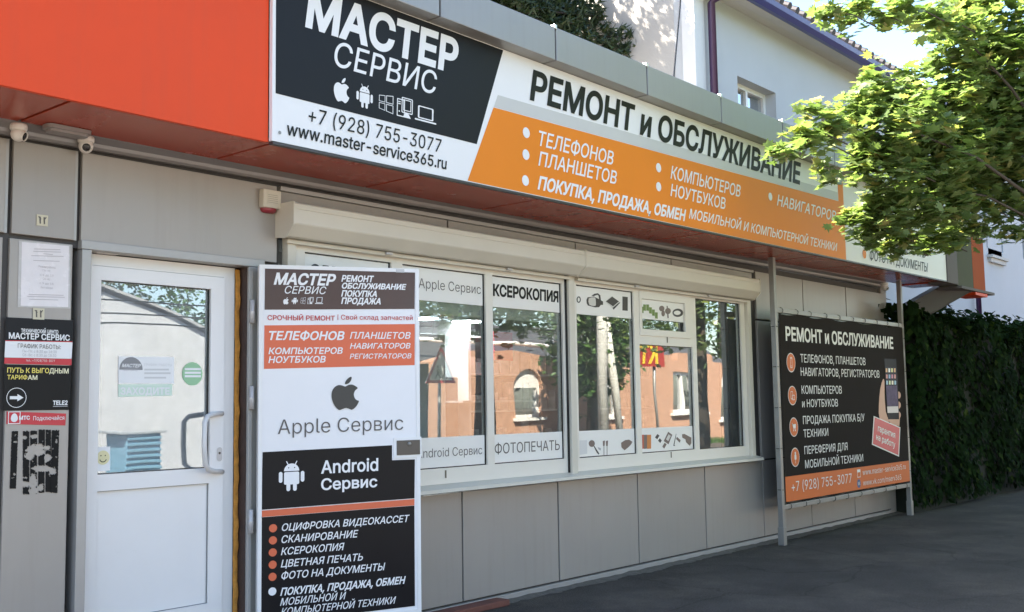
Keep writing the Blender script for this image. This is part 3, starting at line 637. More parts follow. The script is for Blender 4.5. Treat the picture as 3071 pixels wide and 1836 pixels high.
pic(FP, G2, [(1605, 365), (1640, 395), (1600, 460), (1560, 425)], DK); pic(FP, G2, [(1645, 440), (1680, 480), (1655, 525), (1615, 485)], DK); pic(FP, G2, [(1795, 325), (1868, 380), (1800, 550), (1715, 490)], MD); pic(FP, G2, [(1800, 370), (1840, 400), (1795, 490), (1755, 460)], GL, None, 0, .0025)
pic(FP, G2, [(1730, 520), (1768, 545), (1725, 625), (1690, 590)], MD); pic(FP, G2, [(1933, 360), (1940, 362), (1905, 560), (1922, 580), (1885, 575)], DK); pic(FP, G2, [(1950, 415), (2015, 475), (2000, 520), (1935, 455)], MD)
pic(FP, G2, [(2040, 370), (2085, 365), (2150, 400), (2205, 430), (2205, 530), (2175, 575), (2110, 510), (2100, 460), (2045, 430)], MD)
# hooks and dark marks on the frames
for p in (w1(232, 65), w2(780, 160)): u_, v_ = F0.uv(p); shape_on('drain_cap', F0, circ((u_, v_), .018, 12, .026), DK, shop, .003)
for p in (w1(225, 1425), w2(796, 1350), w2(768, 525)): u_, v_ = F0.uv(p); box('frame_joint_mark', u_-.008, u_+.008, -.004, -.001, v_-.03, v_+.03, M('grime', (.2, .17, .12), .8), shop)
# sill, guide rails
prism('window_sill', [(.02, 1.0), (-.015, .998), (-.115, .972), (-.12, .945), (-.112, .945), (-.108, .962), (.02, .962)], 4.42, x_right+.12, M('cream_sill', (.62, .58, .50), .4, .05, .05), shop)
box('guide_rail', xm0+.006, xm1-.004, -.045, .03, .985, 2.80, CREAM, shop, .004); box('guide_rail', x_left-.075, x_left-.004, -.035, .03, .985, 2.80, CREAM, shop, .004)
box('guide_rail', x_right+.006, x_right+.085, -.04, .03, .985, 2.80, CREAM, shop, .004)
box('guide_slot', xm0-.004, xm0+.005, -.02, .02, .99, 2.79, BLK, shop)

# --- roller shutters above the windows
def shutter(x0, x1, label):
    t = thing('roller_shutter', label, 'roller shutter', ((x0+x1)/2, -.1, 2.77), 'roller shutters above the shop windows')
    prism('housing', [(-.002, 2.775), (-.10, 2.765), (-.125, 2.772), (-.195, 2.845), (-.20, 2.855), (-.20, 2.945), (-.195, 2.952), (-.197, 2.958), (-.197, 2.985), (-.185, 2.995), (-.002, 2.995)], x0+.012, x1-.012, CREAM, t)
    for a in (x0, x1-.011):
        prism('end_cap', [(-.0, 2.77), (-.10, 2.758), (-.13, 2.766), (-.202, 2.84), (-.205, 2.995), (-.19, 3.0), (-.0, 3.0)], a, a+.011, CREAM, t)
    box('bottom_slat', x0+.06, x1-.06, -.06, -.035, 2.735, 2.762, CREAM, t, .003)
    for k in (.3, .72): xx = x0+(x1-x0)*k; box('slat_stop', xx-.03, xx+.03, -.085, -.06, 2.742, 2.763, METAL_L, t, .004)
    return t
xsh = at((1757, 752), -.2).x
shutter(at((880, 618), -.2).x, xsh, 'cream roller shutter housing above the copy and print windows'); shutter(xsh+.004, at((2280, 835), -.2).x, 'cream roller shutter housing above the gadget windows, farther one')

# --- entrance door (white plastic) and its reveal
DP = Plane((0, .10, 0), (1, 0, 0)); LANDZ = .15
dr = part('entrance_door', shop)
fl = DP.uv((244.5, 1000))[0]; fr_ = DP.uv((700, 1300))[0]; ftop = DP.uv((470, 781))[1]
ll = DP.uv((262, 1100))[0]; lr = DP.uv((668, 1300))[0]; ltop = (DP.uv((265, 796))[1]+DP.uv((671, 830))[1])/2
gl_ = rect_px(DP, (303, 841), (634.6, 867.6), (286.5, 1423.6), (619, 1404)); pn = rect_px(DP, (291, 1473), (622, 1450), (280, 1850), (614, 1827))
plate('door_frame', DP, rc(fl, fr_, LANDZ+.01, ftop), [rc(ll, lr, LANDZ+.1, ltop)], -.06, .0, PVC, dr)
g2 = (gl_[0], gl_[1], gl_[2], gl_[3]); p2_ = (gl_[0], gl_[1], pn[2], pn[3])
plate('door_leaf', DP, rc(ll+.004, lr-.004, LANDZ+.104, ltop-.004), [rc(*g2), rc(*p2_)], -.05, .014, PVC, dr)
plate('glass', DP, rc(g2[0]-.003, g2[1]+.003, g2[2]-.003, g2[3]+.003), [], -.022, -.018, GLASS_D, dr)
plate('gasket', DP, rc(*g2), [rc(g2[0]+.006, g2[1]-.006, g2[2]+.006, g2[3]-.006)], -.017, -.004, BLK, dr)
plate('lower_panel', DP, rc(p2_[0]-.003, p2_[1]+.003, p2_[2]-.003, p2_[3]+.003), [], -.03, -.006, PVC, dr)
plate('panel_gasket', DP, rc(*p2_), [rc(p2_[0]+.004, p2_[1]-.004, p2_[2]+.004, p2_[3]-.004)], -.0055, .002, M('gasket_grey', (.2, .2, .2), .6), dr)
hp = [at(c3(1442, 196), .085), at(c3(1395, 200), .05), at(c3(1348, 214), .012), at(c3(1330, 250), .0), at(c3(1326, 400), .0), at(c3(1332, 525), .0), at(c3(1352, 560), .012), at(c3(1395, 572), .05), at(c3(1444, 574), .085)]
tube('pull_handle', hp, .0165, M('handle_white', (.66, .64, .62), .3), dr, 14)
u_, v_ = DP.uv(c3(1415, 460)); shape_on('lock_plate', DP, rrect(u_-.02, u_+.02, v_-.045, v_+.045, .018), METAL_L, dr, .017); shape_on('keyhole', DP, circ((u_, v_+.008), .008, 10), BLK, dr, .019)
u_, v_ = DP.uv(c2(770, 392)); box('door_contact', u_-.07, u_+.07, .055, .085, v_-.012, v_+.012, METAL_L, dr, .004)
box('door_header', fl-.07, fr_+.16, -.016, .10, ftop+.006, ftop+.058, ALU, shop, .004); box('door_jamb', fl-.065, fl-.006, -.014, .10, LANDZ, ftop+.004, ALU, shop, .004)
jx = fr_+.03
box('reveal_jamb', jx, jx+.02, .004, .12, LANDZ, ftop+.004, RUST, shop); box('door_jamb', jx+.001, jx+.075, -.014, .003, LANDZ, ftop+.004, ALU, shop, .003)
# foam bead: an uneven strip
V = []; Fs = []; nz = 60
for i in range(nz+1):
    z = LANDZ+.02+(ftop-LANDZ-.03)*i/nz; w = .014*(math.sin(i*1.7)+math.sin(i*.63+1))*.4
    V += [(fr_-.004, .088+w*.4, z), (fr_+.02, .070+w, z), (jx+.002, .088, z)]
for i in range(nz): 
    for j in (0, 1): Fs.append((i*3+j, i*3+j+1, i*3+3+j+1, i*3+3+j))
link('foam_bead', fromp(shop, mesh('foam_bead', V, Fs)), FOAM, shop, True)
# faint stickers inside the door glass
DG = Plane((0, .116, 0), (1, 0, 0)); ST_W = M('door_sticker_white', (.8, .8, .8), .4, 0, 0); ST_G = M('door_sticker_green', (.30, .55, .32), .4, 0, .05)
dsl = thing('door_sticker', 'white hours sticker with a round logo on the door glass', 'sticker', tuple(at(c2(1085, 1260), .116)))
quad_px('sheet', DG, [c2(877, 1362), c2(1292, 1362), c2(1292, 1166), c2(880, 1158)], ST_W, dsl, .0)
u_, v_ = DG.uv(c2(972, 1260)); r_ = DG.uv(c2(1058, 1260))[0]-u_
shape_on('logo_disc', DG, circ((u_, v_), r_, 28, None, 0, math.pi), M('logo_grey', (.24, .24, .25), .5, 0, 0), dsl, .0006); 
text(DG, 'МАСТЕР', c2(903, 1240), c2(910, 1215), c2(1043, 1232), ST_W, dsl, .02, .0012); text(DG, 'СЕРВИС', c2(915, 1268), c2(918, 1247), c2(1020, 1260), PALE_T, dsl, 0, .0012)
text(DG, 'ГРАФИК РАБОТЫ', c2(1070, 1230), c2(1070, 1212), c2(1275, 1225), M('faint_print', (.6, .6, .6), .5, 0, 0), dsl, .0, .0012)
for y in (1258, 1285, 1318): quad_px('print_line', DG, [c2(1070, y+7), c2(1270-(y % 40), y+7), c2(1270-(y % 40), y-6), c2(1070, y-6)], MATS['faint_print'], dsl, .0012)
ds2 = thing('door_sticker', 'pale green sticker reading come in, under the hours sticker', 'sticker', tuple(at(c2(1080, 1410), .116)))
quad_px('sheet', DG, [c2(877, 1462), c2(1275, 1452), c2(1280, 1366), c2(877, 1368)], M('door_sticker_mint', (.62, .76, .64), .4, 0, .05), ds2, .0); text(DG, 'ЗАХОДИТЕ', c2(893, 1443), c2(893, 1392), c2(1258, 1415), ST_W, ds2, .02, .0012)
ds3 = thing('door_sticker', 'round green sticker at the right edge of the door glass', 'sticker', tuple(at(c2(1430, 1290), .116)))
u_, v_ = DG.uv(c2(1428, 1290)); shape_on('disc', DG, circ((u_, v_), .075), ST_G, ds3, 0)
for k, y in enumerate((1255, 1282, 1308)): quad_px('print_line', DG, [c2(1370, y+8), c2(1490, y+8), c2(1490, y-8), c2(1370, y-8)], ST_W, ds3, .001)
ds4 = thing('door_sticker', 'small white sticker with a yellow smiling face, low on the door glass', 'sticker', tuple(at(c3(668, 490), .116)))
quad_px('sheet', DG, [c3(624, 572), c3(715, 565), c3(715, 410), c3(626, 412)], ST_W, ds4, 0); u_, v_ = DG.uv(c3(668, 482)); shape_on('face', DG, circ((u_, v_), .042), M('pale_smiley_print', (.74, .68, .40), .5, 0, 0), ds4, .001)
for q in (-.014, .014): shape_on('eye', DG, circ((u_+q, v_+.012), .004, 8), S_TEXTB, ds4, .002)
shape_on('smile', DG, circ((u_, v_-.004), .024, 10, None, math.pi*1.1, math.pi*1.9) + circ((u_, v_-.004), .019, 10, None, math.pi*1.1, math.pi*1.9)[::-1], S_TEXTB, ds4, .002)

# --- the open metal door covered with advertising film
AD = rad(25.3)
DD = Plane((4.26, -.10, 0), (math.cos(AD), -math.sin(AD), .011)); 
md = part('security_door', shop)
md['label'] = 'open metal outer door covered with white, black and orange advertising film'
s0_, s1_ = DD.uv((767, 1000))[0], DD.uv((1246, 1000))[0]; dtop = DD.uv((1000, 804))[1]; s1b = DD.uv((1258, 1700))[0]; s1_ = (s1_+s1b)/2
plate('leaf', DD, rc(s0_, s1_, .19, dtop), [], -.045, 0, D_WHITE, md)
plate('edge_profile', DD, rc(s0_-.004, s1_+.004, .185, dtop+.004), [rc(s0_+.022, s1_-.022, .22, dtop-.022)], -.05, .006, PVC, md)
quad_px('dark_film', DD, [c7(113, 483), c7(1330, 490), c7(1330, 182), c7(113, 150)], D_BROWN, md)
quad_px('orange_film', DD, [c7(113, 963), c7(1335, 945), c7(1333, 612), c7(113, 610)], D_ORANGE, md)
quad_px('black_film', DD, [c9(98, 708), c9(1262, 633), c9(1262, 337), c9(1089, 342), c9(1087, 228), c9(103, 270)], D_BLACK, md)
quad_px('orange_film', DD, [c9(98, 763), c9(1262, 686), c9(1262, 638), c9(98, 714)], D_ORANGE, md)
a_, b_ = DD.uv(c9(98, 765)), DD.uv(c9(1262, 688)); e_ = DD.uv(c9(1274, 1450)); shape_on('black_film', DD, [(a_[0], e_[1]-.012), e_, b_, a_], D_BLACK, md)
W2 = M('door_white_letter', (.82, .80, .79), .4, 0, 0); TB = S_TEXTB
for s, L_, T_, R_, bo in (('МАСТЕР', (185, 276), (207, 188), (688, 235), .028), ('СЕРВИС', (268, 353), (284, 292), (612, 322), .003), ('РЕМОНТ', (733, 260), (743, 211), (997, 222), .026), ('ОБСЛУЖИВАНИЕ', (733, 317), (743, 273), (1259, 298), .026),
        ('ПОКУПКА', (733, 381), (743, 334), (1030, 358), .026), ('ПРОДАЖА', (733, 441), (743, 393), (1061, 420), .026)):
    text(DD, s, c7(*L_), c7(*T_), c7(*R_), W2, md, bo)
for ic_, x0, x1 in ((APPLE, 258, 314), (ANDROID, 328, 386), (WINL, 400, 448), (PCL, 457, 512), (LAPL, 520, 592)): icon_px(DD, ic_, c7(x0, 440), c7(x1, 386), W2, md, .12)
RT = M('door_red_letter', (.5, .04, .04), .4, 0, 0)
text(DD, 'СРОЧНЫЙ РЕМОНТ', c7(137, 567), c7(137, 528), c7(683, 548), RT, md, .012); text(DD, 'Свой склад запчастей', c7(733, 569), c7(733, 531), c7(1315, 552), RT, md, .004); quad_px('divider', DD, [c7(706, 572), c7(711, 572), c7(711, 528), c7(706, 528)], RT, md, .003)
for s, L_, T_, R_, bo in (('ТЕЛЕФОНОВ', (137, 727), (152, 659), (765, 690), .02), ('КОМПЬЮТЕРОВ', (148, 843), (158, 792), (752, 813), .014), ('НОУТБУКОВ', (148, 914), (158, 862), (613, 888), .014), ('ПЛАНШЕТОВ', (807, 725), (819, 672), (1300, 698), .01), ('НАВИГАТОРОВ', (808, 806), (818, 762), (1300, 782), .01), ('РЕГИСТРАТОРОВ', (808, 888), (816, 848), (1308, 866), .008)):
    text(DD, s, c7(*L_), c7(*T_), c7(*R_), W2, md, bo)
icon_px(DD, APPLE, c7(650, 1296), c7(898, 1034), M('logo_black', (.03, .028, .032), .3, 0, 0), md)
text(DD, 'Apple Сервис', c9(217, 135), c9(217, 24), c9(1170, 58), M('door_grey_letter', (.09, .08, .08), .4, 0, 0), md, -.004)
icon_px(DD, ANDROID, c9(222, 572), c9(427, 335), W2, md)
text(DD, 'Android', c9(548, 436), c9(548, 342), c9(983, 372), W2, md, .016); text(DD, 'Сервис', c9(550, 562), c9(550, 478), c9(978, 512), W2, md, .016)
for s, L_, T_, R_, bo in (('ОЦИФРОВКА ВИДЕОКАССЕТ', (250, 870), (262, 815), (1222, 775), .01), ('СКАНИРОВАНИЕ', (248, 962), (260, 905), (833, 890), .01), ('КСЕРОКОПИЯ', (250, 1053), (262, 997), (728, 985), .01), ('ЦВЕТНАЯ ПЕЧАТЬ', (250, 1146), (262, 1090), (876, 1070), .01), ('ФОТО НА ДОКУМЕНТЫ', (250, 1238), (262, 1181), (1040, 1143), .01),
        ('ПОКУПКА, ПРОДАЖА, ОБМЕН', (248, 1360), (262, 1303), (1196, 1248), .022), ('МОБИЛЬНОЙ И', (248, 1437), (262, 1380), (743, 1365), .006), ('КОМПЬЮТЕРНОЙ ТЕХНИКИ', (254, 1511), (268, 1455), (1122, 1405), .006)):
    text(DD, s, c9(*L_), c9(*T_), c9(*R_), W2, md, bo)
for y in (848, 940, 1032, 1125, 1217): bullet(DD, c9(188, y), c9(188, y-31), D_ORANGE, md)
bullet(DD, c9(188, 1328), c9(188, 1297), W2, md)
a_, b_ = DD.uv(c9(1122, 305)), DD.uv(c9(1296, 188)); plate('lock_box', DD, rc(a_[0], b_[0], a_[1], b_[1]), [], -.04, .012, M('lock_dark_metal', (.09, .08, .075), .35, .5), md); plate('lock_plate', DD, rc(a_[0]-.02, b_[0]+.012, a_[1]-.02, b_[1]+.02), [rc(a_[0], b_[0], a_[1], b_[1])], 0, .007, PVC, md)
u_, v_ = DD.uv(c9(1215, 218)); lathe('lock_knob', [(.013, 0), (.013, .006), (.009, .012), (0, .013)], DD.p3(u_, v_, .012), DD.n, POLE_M, md, 14)
u_, v_ = DD.uv(c7(1208, 180)); plate('latch_plate', DD, rc(u_-.03, u_+.03, v_-.012, v_+.012), [], 0, .009, METAL_L, md)
for z in (2.25, 1.68, .88): lathe('hinge', [(0, -.075), (.016, -.075), (.017, 0), (.017, .002), (.0155, .004), (.016, .075), (0, .078)], (4.235, -.045, z), (0, 0, 1), METAL_L, md, 14)
box('hinge_post', 4.222-.0, 4.25, -.03, -.012, .28, 2.52, ALU, shop, .003)

# --- landing and low step
ld = thing('entrance_landing', 'red brick landing step in front of the entrance', 'step', (4.5, -.6, 0))
box('landing', 2.2, 5.35, -1.25, -.014, .0, LANDZ, STEP_R, ld, .01); box('low_step', 5.36, 6.66, -.16, -.014, .0, .05, STEP_R, ld, .01)

# ================================================================== POSTERS AND STICKERS LEFT OF THE DOOR
LP = Plane((0, .011, 0), (1, 0, 0))
pp = thing('paper_notice', 'white opening-hours notice in a plastic sleeve taped beside the door', 'notice', tuple(LP.p3(*LP.uv(c2(330, 560)))))
quad_px('sleeve', LP, [c2(130, 795), c2(522, 806), c2(520, 335), c2(140, 300)], M('plastic_sleeve', (.52, .50, .48), .25, 0, .1, 20), pp, .0012)
quad_px('sheet', LP, [c2(152, 785), c2(505, 795), c2(510, 342), c2(160, 312)], PAPER, pp, .0025)
PT = M('notice_print', (.46, .42, .43), .6, 0, 0)
for y, a, b in ((362, 250, 445), (380, 245, 450), (398, 320, 390), (412, 230, 470), (448, 245, 440), (700, 210, 470), (715, 200, 478), (735, 215, 430)): quad_px('print_line', LP, [c2(a, y+4), c2(b, y+10), c2(b, y+5), c2(a, y-1)], PT, pp, .0035)
for s, y, a, b in (('Режим работы', 500, 285, 410), ('Пн-пт', 530, 315, 372), ('с 9 до 19', 563, 295, 395), ('Сб-вс', 592, 315, 370), ('с 9 до 18', 624, 292, 395), ('без обеда', 655, 300, 388)): text(LP, s, c2(a, y), c2(a, y-16), c2(b, y+4), PT, pp, 0, .0035)
ps = thing('hours_poster', 'black, white and red poster with the working hours left of the door', 'poster', tuple(LP.p3(*LP.uv(c2(285, 1050)))))
quad_px('black_field', LP, [c2(38, 1041), c2(537, 1050), c2(543, 893), c2(45, 870)], S_BLACK, ps, .002); quad_px('white_field', LP, [c2(32, 1168), c2(530, 1178), c2(537, 1052), c2(38, 1043)], S_WHITE, ps, .002); quad_px('red_field', LP, [c2(30, 1214), c2(530, 1226), c2(530, 1180), c2(32, 1170)], RED_P, ps, .002); quad_px('red_field', LP, [c2(38, 1047), c2(537, 1056), c2(537, 1050), c2(38, 1041)], RED_P, ps, .0025)
text(LP, 'технический центр', c2(155, 982), c2(155, 945), c2(430, 972), S_WHITE, ps, .012); text(LP, 'МАСТЕР СЕРВИС', c2(63, 1027), c2(63, 984), c2(516, 1018), S_WHITE, ps, .022)
text(LP, 'ГРАФИК РАБОТЫ:', c2(130, 1098), c2(130, 1065), c2(448, 1088), TG, ps, .0); text(LP, 'Пн-Пт: с 8:30 до 18:30', c2(165, 1131), c2(165, 1111), c2(418, 1126), PALE_T, ps, 0); text(LP, 'Сб-Вс: с 8:30 до 18:30', c2(165, 1159), c2(165, 1139), c2(415, 1154), PALE_T, ps, 0); text(LP, 'тел.: +7(928)755-3077', c2(190, 1198), c2(190, 1181), c2(405, 1190), B_WHITE, ps, 0)
pt = thing('tariff_poster', 'black poster with yellow words and a white arrow in a ring', 'poster', tuple(LP.p3(*LP.uv(c3(235, 60)))))
quad_px('black_field', LP, [c3(20, 178), c3(450, 172), c2(527, 1230), c2(28, 1219)], M('poster_black', (.012, .012, .012), .4, 0, .1, spec=.15), pt, .0022)
text(LP, 'ПУТЬ К ВЫГО', c2(50, 1280), c2(52, 1244), c2(363, 1265), YEL_P, pt, .016); text(LP, 'ДНЫМ', c2(363, 1285), c2(365, 1249), c2(507, 1268), M('pale_yellow_print', (.78, .74, .5), .4, 0, 0), pt, .016); text(LP, 'ТАРИФ', c2(50, 1330), c2(52, 1298), c2(200, 1318), YEL_P, pt, .016); text(LP, 'АМ', c2(203, 1333), c2(204, 1300), c2(275, 1318), MATS['pale_yellow_print'], pt, .016)
u_, v_ = LP.uv(c3(105, 93)); r_ = LP.uv(c3(105, 28))[1]-v_
shape_on('ring', LP, circ((u_, v_), r_), S_WHITE, pt, .004, [circ((u_, v_), r_*.94)]); k = r_/66
shape_on('arrow', LP, [(u_+x*k, v_+y*k) for x, y in ((-44, 10), (6, 10), (6, 24), (46, 0), (6, -24), (6, -10), (-44, -10))], S_WHITE, pt, .004)
text(LP, 'TELE2', c3(340, 139), c3(342, 113), c3(437, 122), S_WHITE, pt, .03); quad_px('print_line', LP, [c3(342, 152), c3(437, 150), c3(437, 145), c3(342, 147)], PALE_T, pt, .004)
pm = thing('operator_sticker', 'narrow red sticker with an egg logo under the black poster', 'sticker', tuple(LP.p3(*LP.uv(c3(235, 230)))))
quad_px('sheet', LP, [c3(40, 264), c3(423, 273), c3(428, 196), c3(43, 182)], RED_P, pm, .002)
u_, v_ = LP.uv(c3(91, 223)); shape_on('logo_frame', LP, rc(u_-.034, u_+.034, v_-.034, v_+.034), S_WHITE, pm, .0035, [rc(u_-.03, u_+.03, v_-.03, v_+.03)]); shape_on('logo_egg', LP, [(u_+.019*math.sin(t)*(1+.15*math.cos(t)), v_-.024*math.cos(t)) for t in [i*math.pi/10 for i in range(20)]], S_WHITE, pm, .0035)
text(LP, 'МТС', c3(122, 236), c3(122, 212), c3(192, 226), S_WHITE, pm, .03); text(LP, 'Подключайся', c3(213, 240), c3(214, 213), c3(415, 232), S_WHITE, pm, .004)
# what is left of a scraped-off black poster
pk = thing('torn_poster', 'remains of a scraped-off black poster in ragged vertical strips', 'poster', tuple(LP.p3(*LP.uv(c3(225, 510)))))
TORN = M('torn_black_film', (.010, .010, .010), .5, 0, .3, 20, spec=.15)
from mathutils import noise as mnoise
blobs = [(236, 432, 62, 36), (262, 405, 18, 16), (311, 418, 15, 14), (310, 482, 24, 24), (190, 470, 34, 26), (222, 345, 26, 14), (275, 553, 72, 20), (345, 572, 24, 22), (165, 655, 24, 22), (262, 678, 20, 22), (215, 640, 24, 60), (218, 700, 30, 30), (160, 352, 14, 12), (366, 375, 7, 14), (94, 590, 9, 9), (100, 380, 12, 7), (180, 435, 22, 8)]
def torn(x, y):
    n1 = mnoise.noise(Vector((x*.045, y*.045, 3.1))); n2 = mnoise.noise(Vector((x*.16, y*.16, 7.7)))
    for bx_, by_, a_, b_ in blobs:
        if ((x-bx_)/a_)**2+((y-by_)/b_)**2 < 1+n1*.5+n2*.5: return True
    return n1+n2*.4 > .62
for (xa_, xb_, ya_, yb_, lean) in ((76, 118, 306, 686, -14), (148, 190, 306, 722, 0), (196, 243, 303, 720, -2), (250, 291, 296, 712, -4), (296, 331, 297, 708, -2), (336, 384, 300, 712, -12)):
    st = 3.4; V = []; Fs = []; ny = int((yb_-ya_)/st); nxx = int((xb_-xa_)/st)
    for j in range(ny+1):
        for i in range(nxx+1):
            y = ya_+j*st; x = xa_+i*st+lean*(j/ny)+mnoise.noise(Vector((y*.08, xa_, 1)))*2.5; V.append(LP.p3(*LP.uv(c3(x, y)), .002))
    for j in range(ny):
        for i in range(nxx):
            x = xa_+(i+.5)*st+lean*(j/ny); y = ya_+(j+.5)*st
            if torn(x, y) or y < ya_+6*mnoise.noise(Vector((x*.1, 0, 9)))+4 or y > yb_-14*abs(mnoise.noise(Vector((x*.09, 5, 9)))): continue
            a0 = j*(nxx+1)+i; Fs.append((a0, a0+nxx+1, a0+nxx+2, a0+1))
    link('strip', fromp(pk, mesh('strip', V, Fs)), TORN, pk)
STK = M('pale_yellow_sticker', (.60, .55, .40), .5, 0, .08)
for (c, p, lab) in ((c2, (312, 152), 'small pale square sticker high on the panel under the dome cameras'), (c2, (285, 845), 'small pale square sticker under the paper notice')):
    pl_ = Plane((0, -.001 if p[1] < 400 else .011, 0), (1, 0, 0)); u_, v_ = pl_.uv(c(*p)); t = thing('square_sticker', lab, 'sticker', tuple(pl_.p3(u_, v_)), 'small square stickers')
    shape_on('sheet', pl_, rc(u_-.033, u_+.033, v_-.032, v_+.032), STK, t, .0035)
    for a, b in ((-.012, .02), (.012, .02)): shape_on('mark', pl_, [(u_+a-.004, v_-.02), (u_+a+.004, v_-.02), (u_+a+.002, v_+b), (u_+a-.006, v_+b)], TG, t, .0045)
    shape_on('mark', pl_, [(u_-.022, v_+.022), (u_-.006, v_+.008), (u_-.009, v_+.004), (u_-.025, v_+.018)], TG, t, .005); shape_on('mark', pl_, [(u_+.010, v_-.002), (u_+.024, v_+.02), (u_+.020, v_+.023), (u_+.006, v_+.003)], TG, t, .005)

# ================================================================== CAMERAS, LAMP, SIREN
def dome(p, look, lab, s=1.0, mount=None):
    p = Vector(p); t = thing('dome_camera', lab, 'camera', tuple(p), 'security cameras under the canopy')
    lathe('base', [(0, .05*s), (.044*s, .05*s), (.046*s, .042*s), (.046*s, .022*s), (.042*s, .016*s), (0, .016*s)], p, (0, 0, 1), CAMW, t, 28)
    lathe('ball', [(.041*s*math.cos(rad(a)), .041*s*math.sin(rad(a))-.006*s) for a in range(-90, 91, 12)], p, (0, 0, 1), CAMW, t, 28)
    d = Vector(look).normalized(); q = p+Vector((0, 0, -.006*s))
    o = lathe('lens_ring', [(.0265*s, .030*s), (.0285*s, .041*s), (.0245*s, .043*s), (.023*s, .036*s)], q, d, CAMW, t, 24); lathe('lens', [(.024*s, .036*s), (.018*s, .040*s), (0, .0415*s)], q, d, BLK, t, 24)
    lathe('glint', [(.009*s, .0412*s), (0, .0432*s)], q, d, M('lens_glass', (.02, .02, .03), .05), t, 12)
dome(at(c1(117, 848), -.075), (.55, -.75, -.35), 'white dome camera at the left end under the orange-red fascia')
dome(at(c1(546, 925), -.075), (-.35, -.85, -.35), 'white dome camera next to the grey lamp plate')
dome(at(c8(431, 553), -.35), (-.1, -.8, -.5), 'white dome camera under the far end of the canopy', 1.15)
lp = at(c1(455, 802), -.2); lamp = thing('soffit_plate', 'flat grey rounded plate fixed under the orange-red canopy', 'fixture', (lp.x, -.16, 3.2))
m_ = M('plate_grey', (.27, .25, .25), .4)
for nm, k, z0, z1 in (('cover', 1, 3.188, 3.2115), ('rim', .86, 3.172, 3.1875)):
    P = rrect(-.13*k, .13*k, -.05*k, .05*k, .03*k); n_ = len(P); cx0 = lp.x; V = [(cx0+x, -.15+y, z0) for x, y in P]+[(cx0+x, -.15+y, z1) for x, y in P]
    link(nm, fromp(lamp, mesh(nm, V, [tuple(range(n_))[::-1], tuple(range(n_, 2*n_))]+[(i, (i+1) % n_, n_+(i+1) % n_, n_+i) for i in range(n_)])), m_, lamp)
sp = at(cs(675, 362), -.055); si = thing('alarm_siren', 'cream alarm siren box with a red lens beside the roller shutter', 'siren', (sp.x, -.03, sp.z))
SW, SHT = .073, .062
box('housing', sp.x-SW, sp.x+SW, -.055, -.0005, sp.z-SHT, sp.z+SHT, CREAM, si, .008)
box('grille_plate', sp.x-SW*.62, sp.x+SW*.66, -.0575, -.0545, sp.z-SHT*.6, sp.z+SHT*.72, CREAM, si, .001)
for i in range(5): box('grille_slot', sp.x-SW*.55, sp.x+SW*.58, -.0585, -.057, sp.z-.028+i*.013, sp.z-.0255+i*.013, M('slot_shade', (.30, .27, .21), .7), si)  # raised strips, coloured as the shade inside the slots
V = []; Fs = []; n_ = 14
for j, (k, zz) in enumerate(((1, 0), (.98, -.014), (.86, -.026), (.6, -.032))):
    for i in range(n_+1):
        a = math.pi*i/n_; V.append((sp.x+math.cos(a)*SW*.86*k, -.004-math.sin(a)*.046*k, sp.z-SHT+zz))
for j in range(3):
    for i in range(n_): b0 = j*(n_+1)+i; Fs.append((b0, b0+1, b0+n_+2, b0+n_+1))
Fs.append(tuple(range(3*(n_+1), 4*(n_+1)))); o = link('lens', fromp(si, mesh('lens', V, Fs)), SIREN_R, si, True)

# ================================================================== BANNER ON ITS FRAME
BY = -.29
BP = Plane((0, BY-.035, 0), (1, 0, 0))
bx0 = at(cb(62, 700), BY).x; bx1 = at(cb(790, 700), BY).x
ban = thing('banner_stand', 'dark advertising banner laced to a grey steel frame under the canopy', 'banner', ((bx0+bx1)/2, BY, 0))
def soff(x): return 3.21+max(0, x-7.5)*.0105
for x in (bx0, bx1): box('pole', x-.03, x+.03, BY-.03, BY+.03, .0, soff(x), POLE_M, ban, .004)
for x in (bx0, bx1): box('base_sleeve', x-.037, x+.037, BY-.037, BY+.037, 0, .20, POLE_M, ban, .005)
zt_ = (BP.uv(cb(78, 100))[1]+BP.uv(cb(765, 178))[1])/2; zb_ = (BP.uv(cb(118, 1210))[1]+BP.uv(cb(805, 1103))[1])/2
for z in (zt_, zb_): box('crossbar', bx0+.032, bx1-.032, BY-.027, BY+.027, z-.027, z+.027, POLE_M, ban, .004)
bq = [BP.uv(cb(*p)) for p in ((118, 1190), (805, 1088), (765, 190), (78, 117))]
X0, X1 = bx0+.045, bx1-.045; Z0, Z1 = zb_+.045, zt_-.04
V = []; Fs = []; nx, nzz = 40, 24
for j in range(nzz+1):
    for i in range(nx+1):
        x = X0+(X1-X0)*i/nx; z = Z0+(Z1-Z0)*j/nzz; e = .012*math.sin(i*math.pi*10/nx)*(1 if j in (0, nzz) else 0)
        V.append((x, BY-.035, z + (e if j == 0 else -e)))
for j in range(nzz):
    for i in range(nx): a = j*(nx+1)+i; Fs.append((a, a+1, a+nx+2, a+nx+1))
me = mesh('banner_sheet', V, Fs); link('banner_sheet', fromp(ban, me), B_DARK, ban)
oz0, oz1 = BP.uv(cb(112, 1040))[1], BP.uv(cb(800, 960))[1]; oz = (oz0+oz1)/2
shape_on('orange_field', BP, [(X0+.005, Z0+.012), (X1-.005, Z0+.012), (X1-.005, oz), (X0+.005, oz)], B_ORANGE, ban, .002)
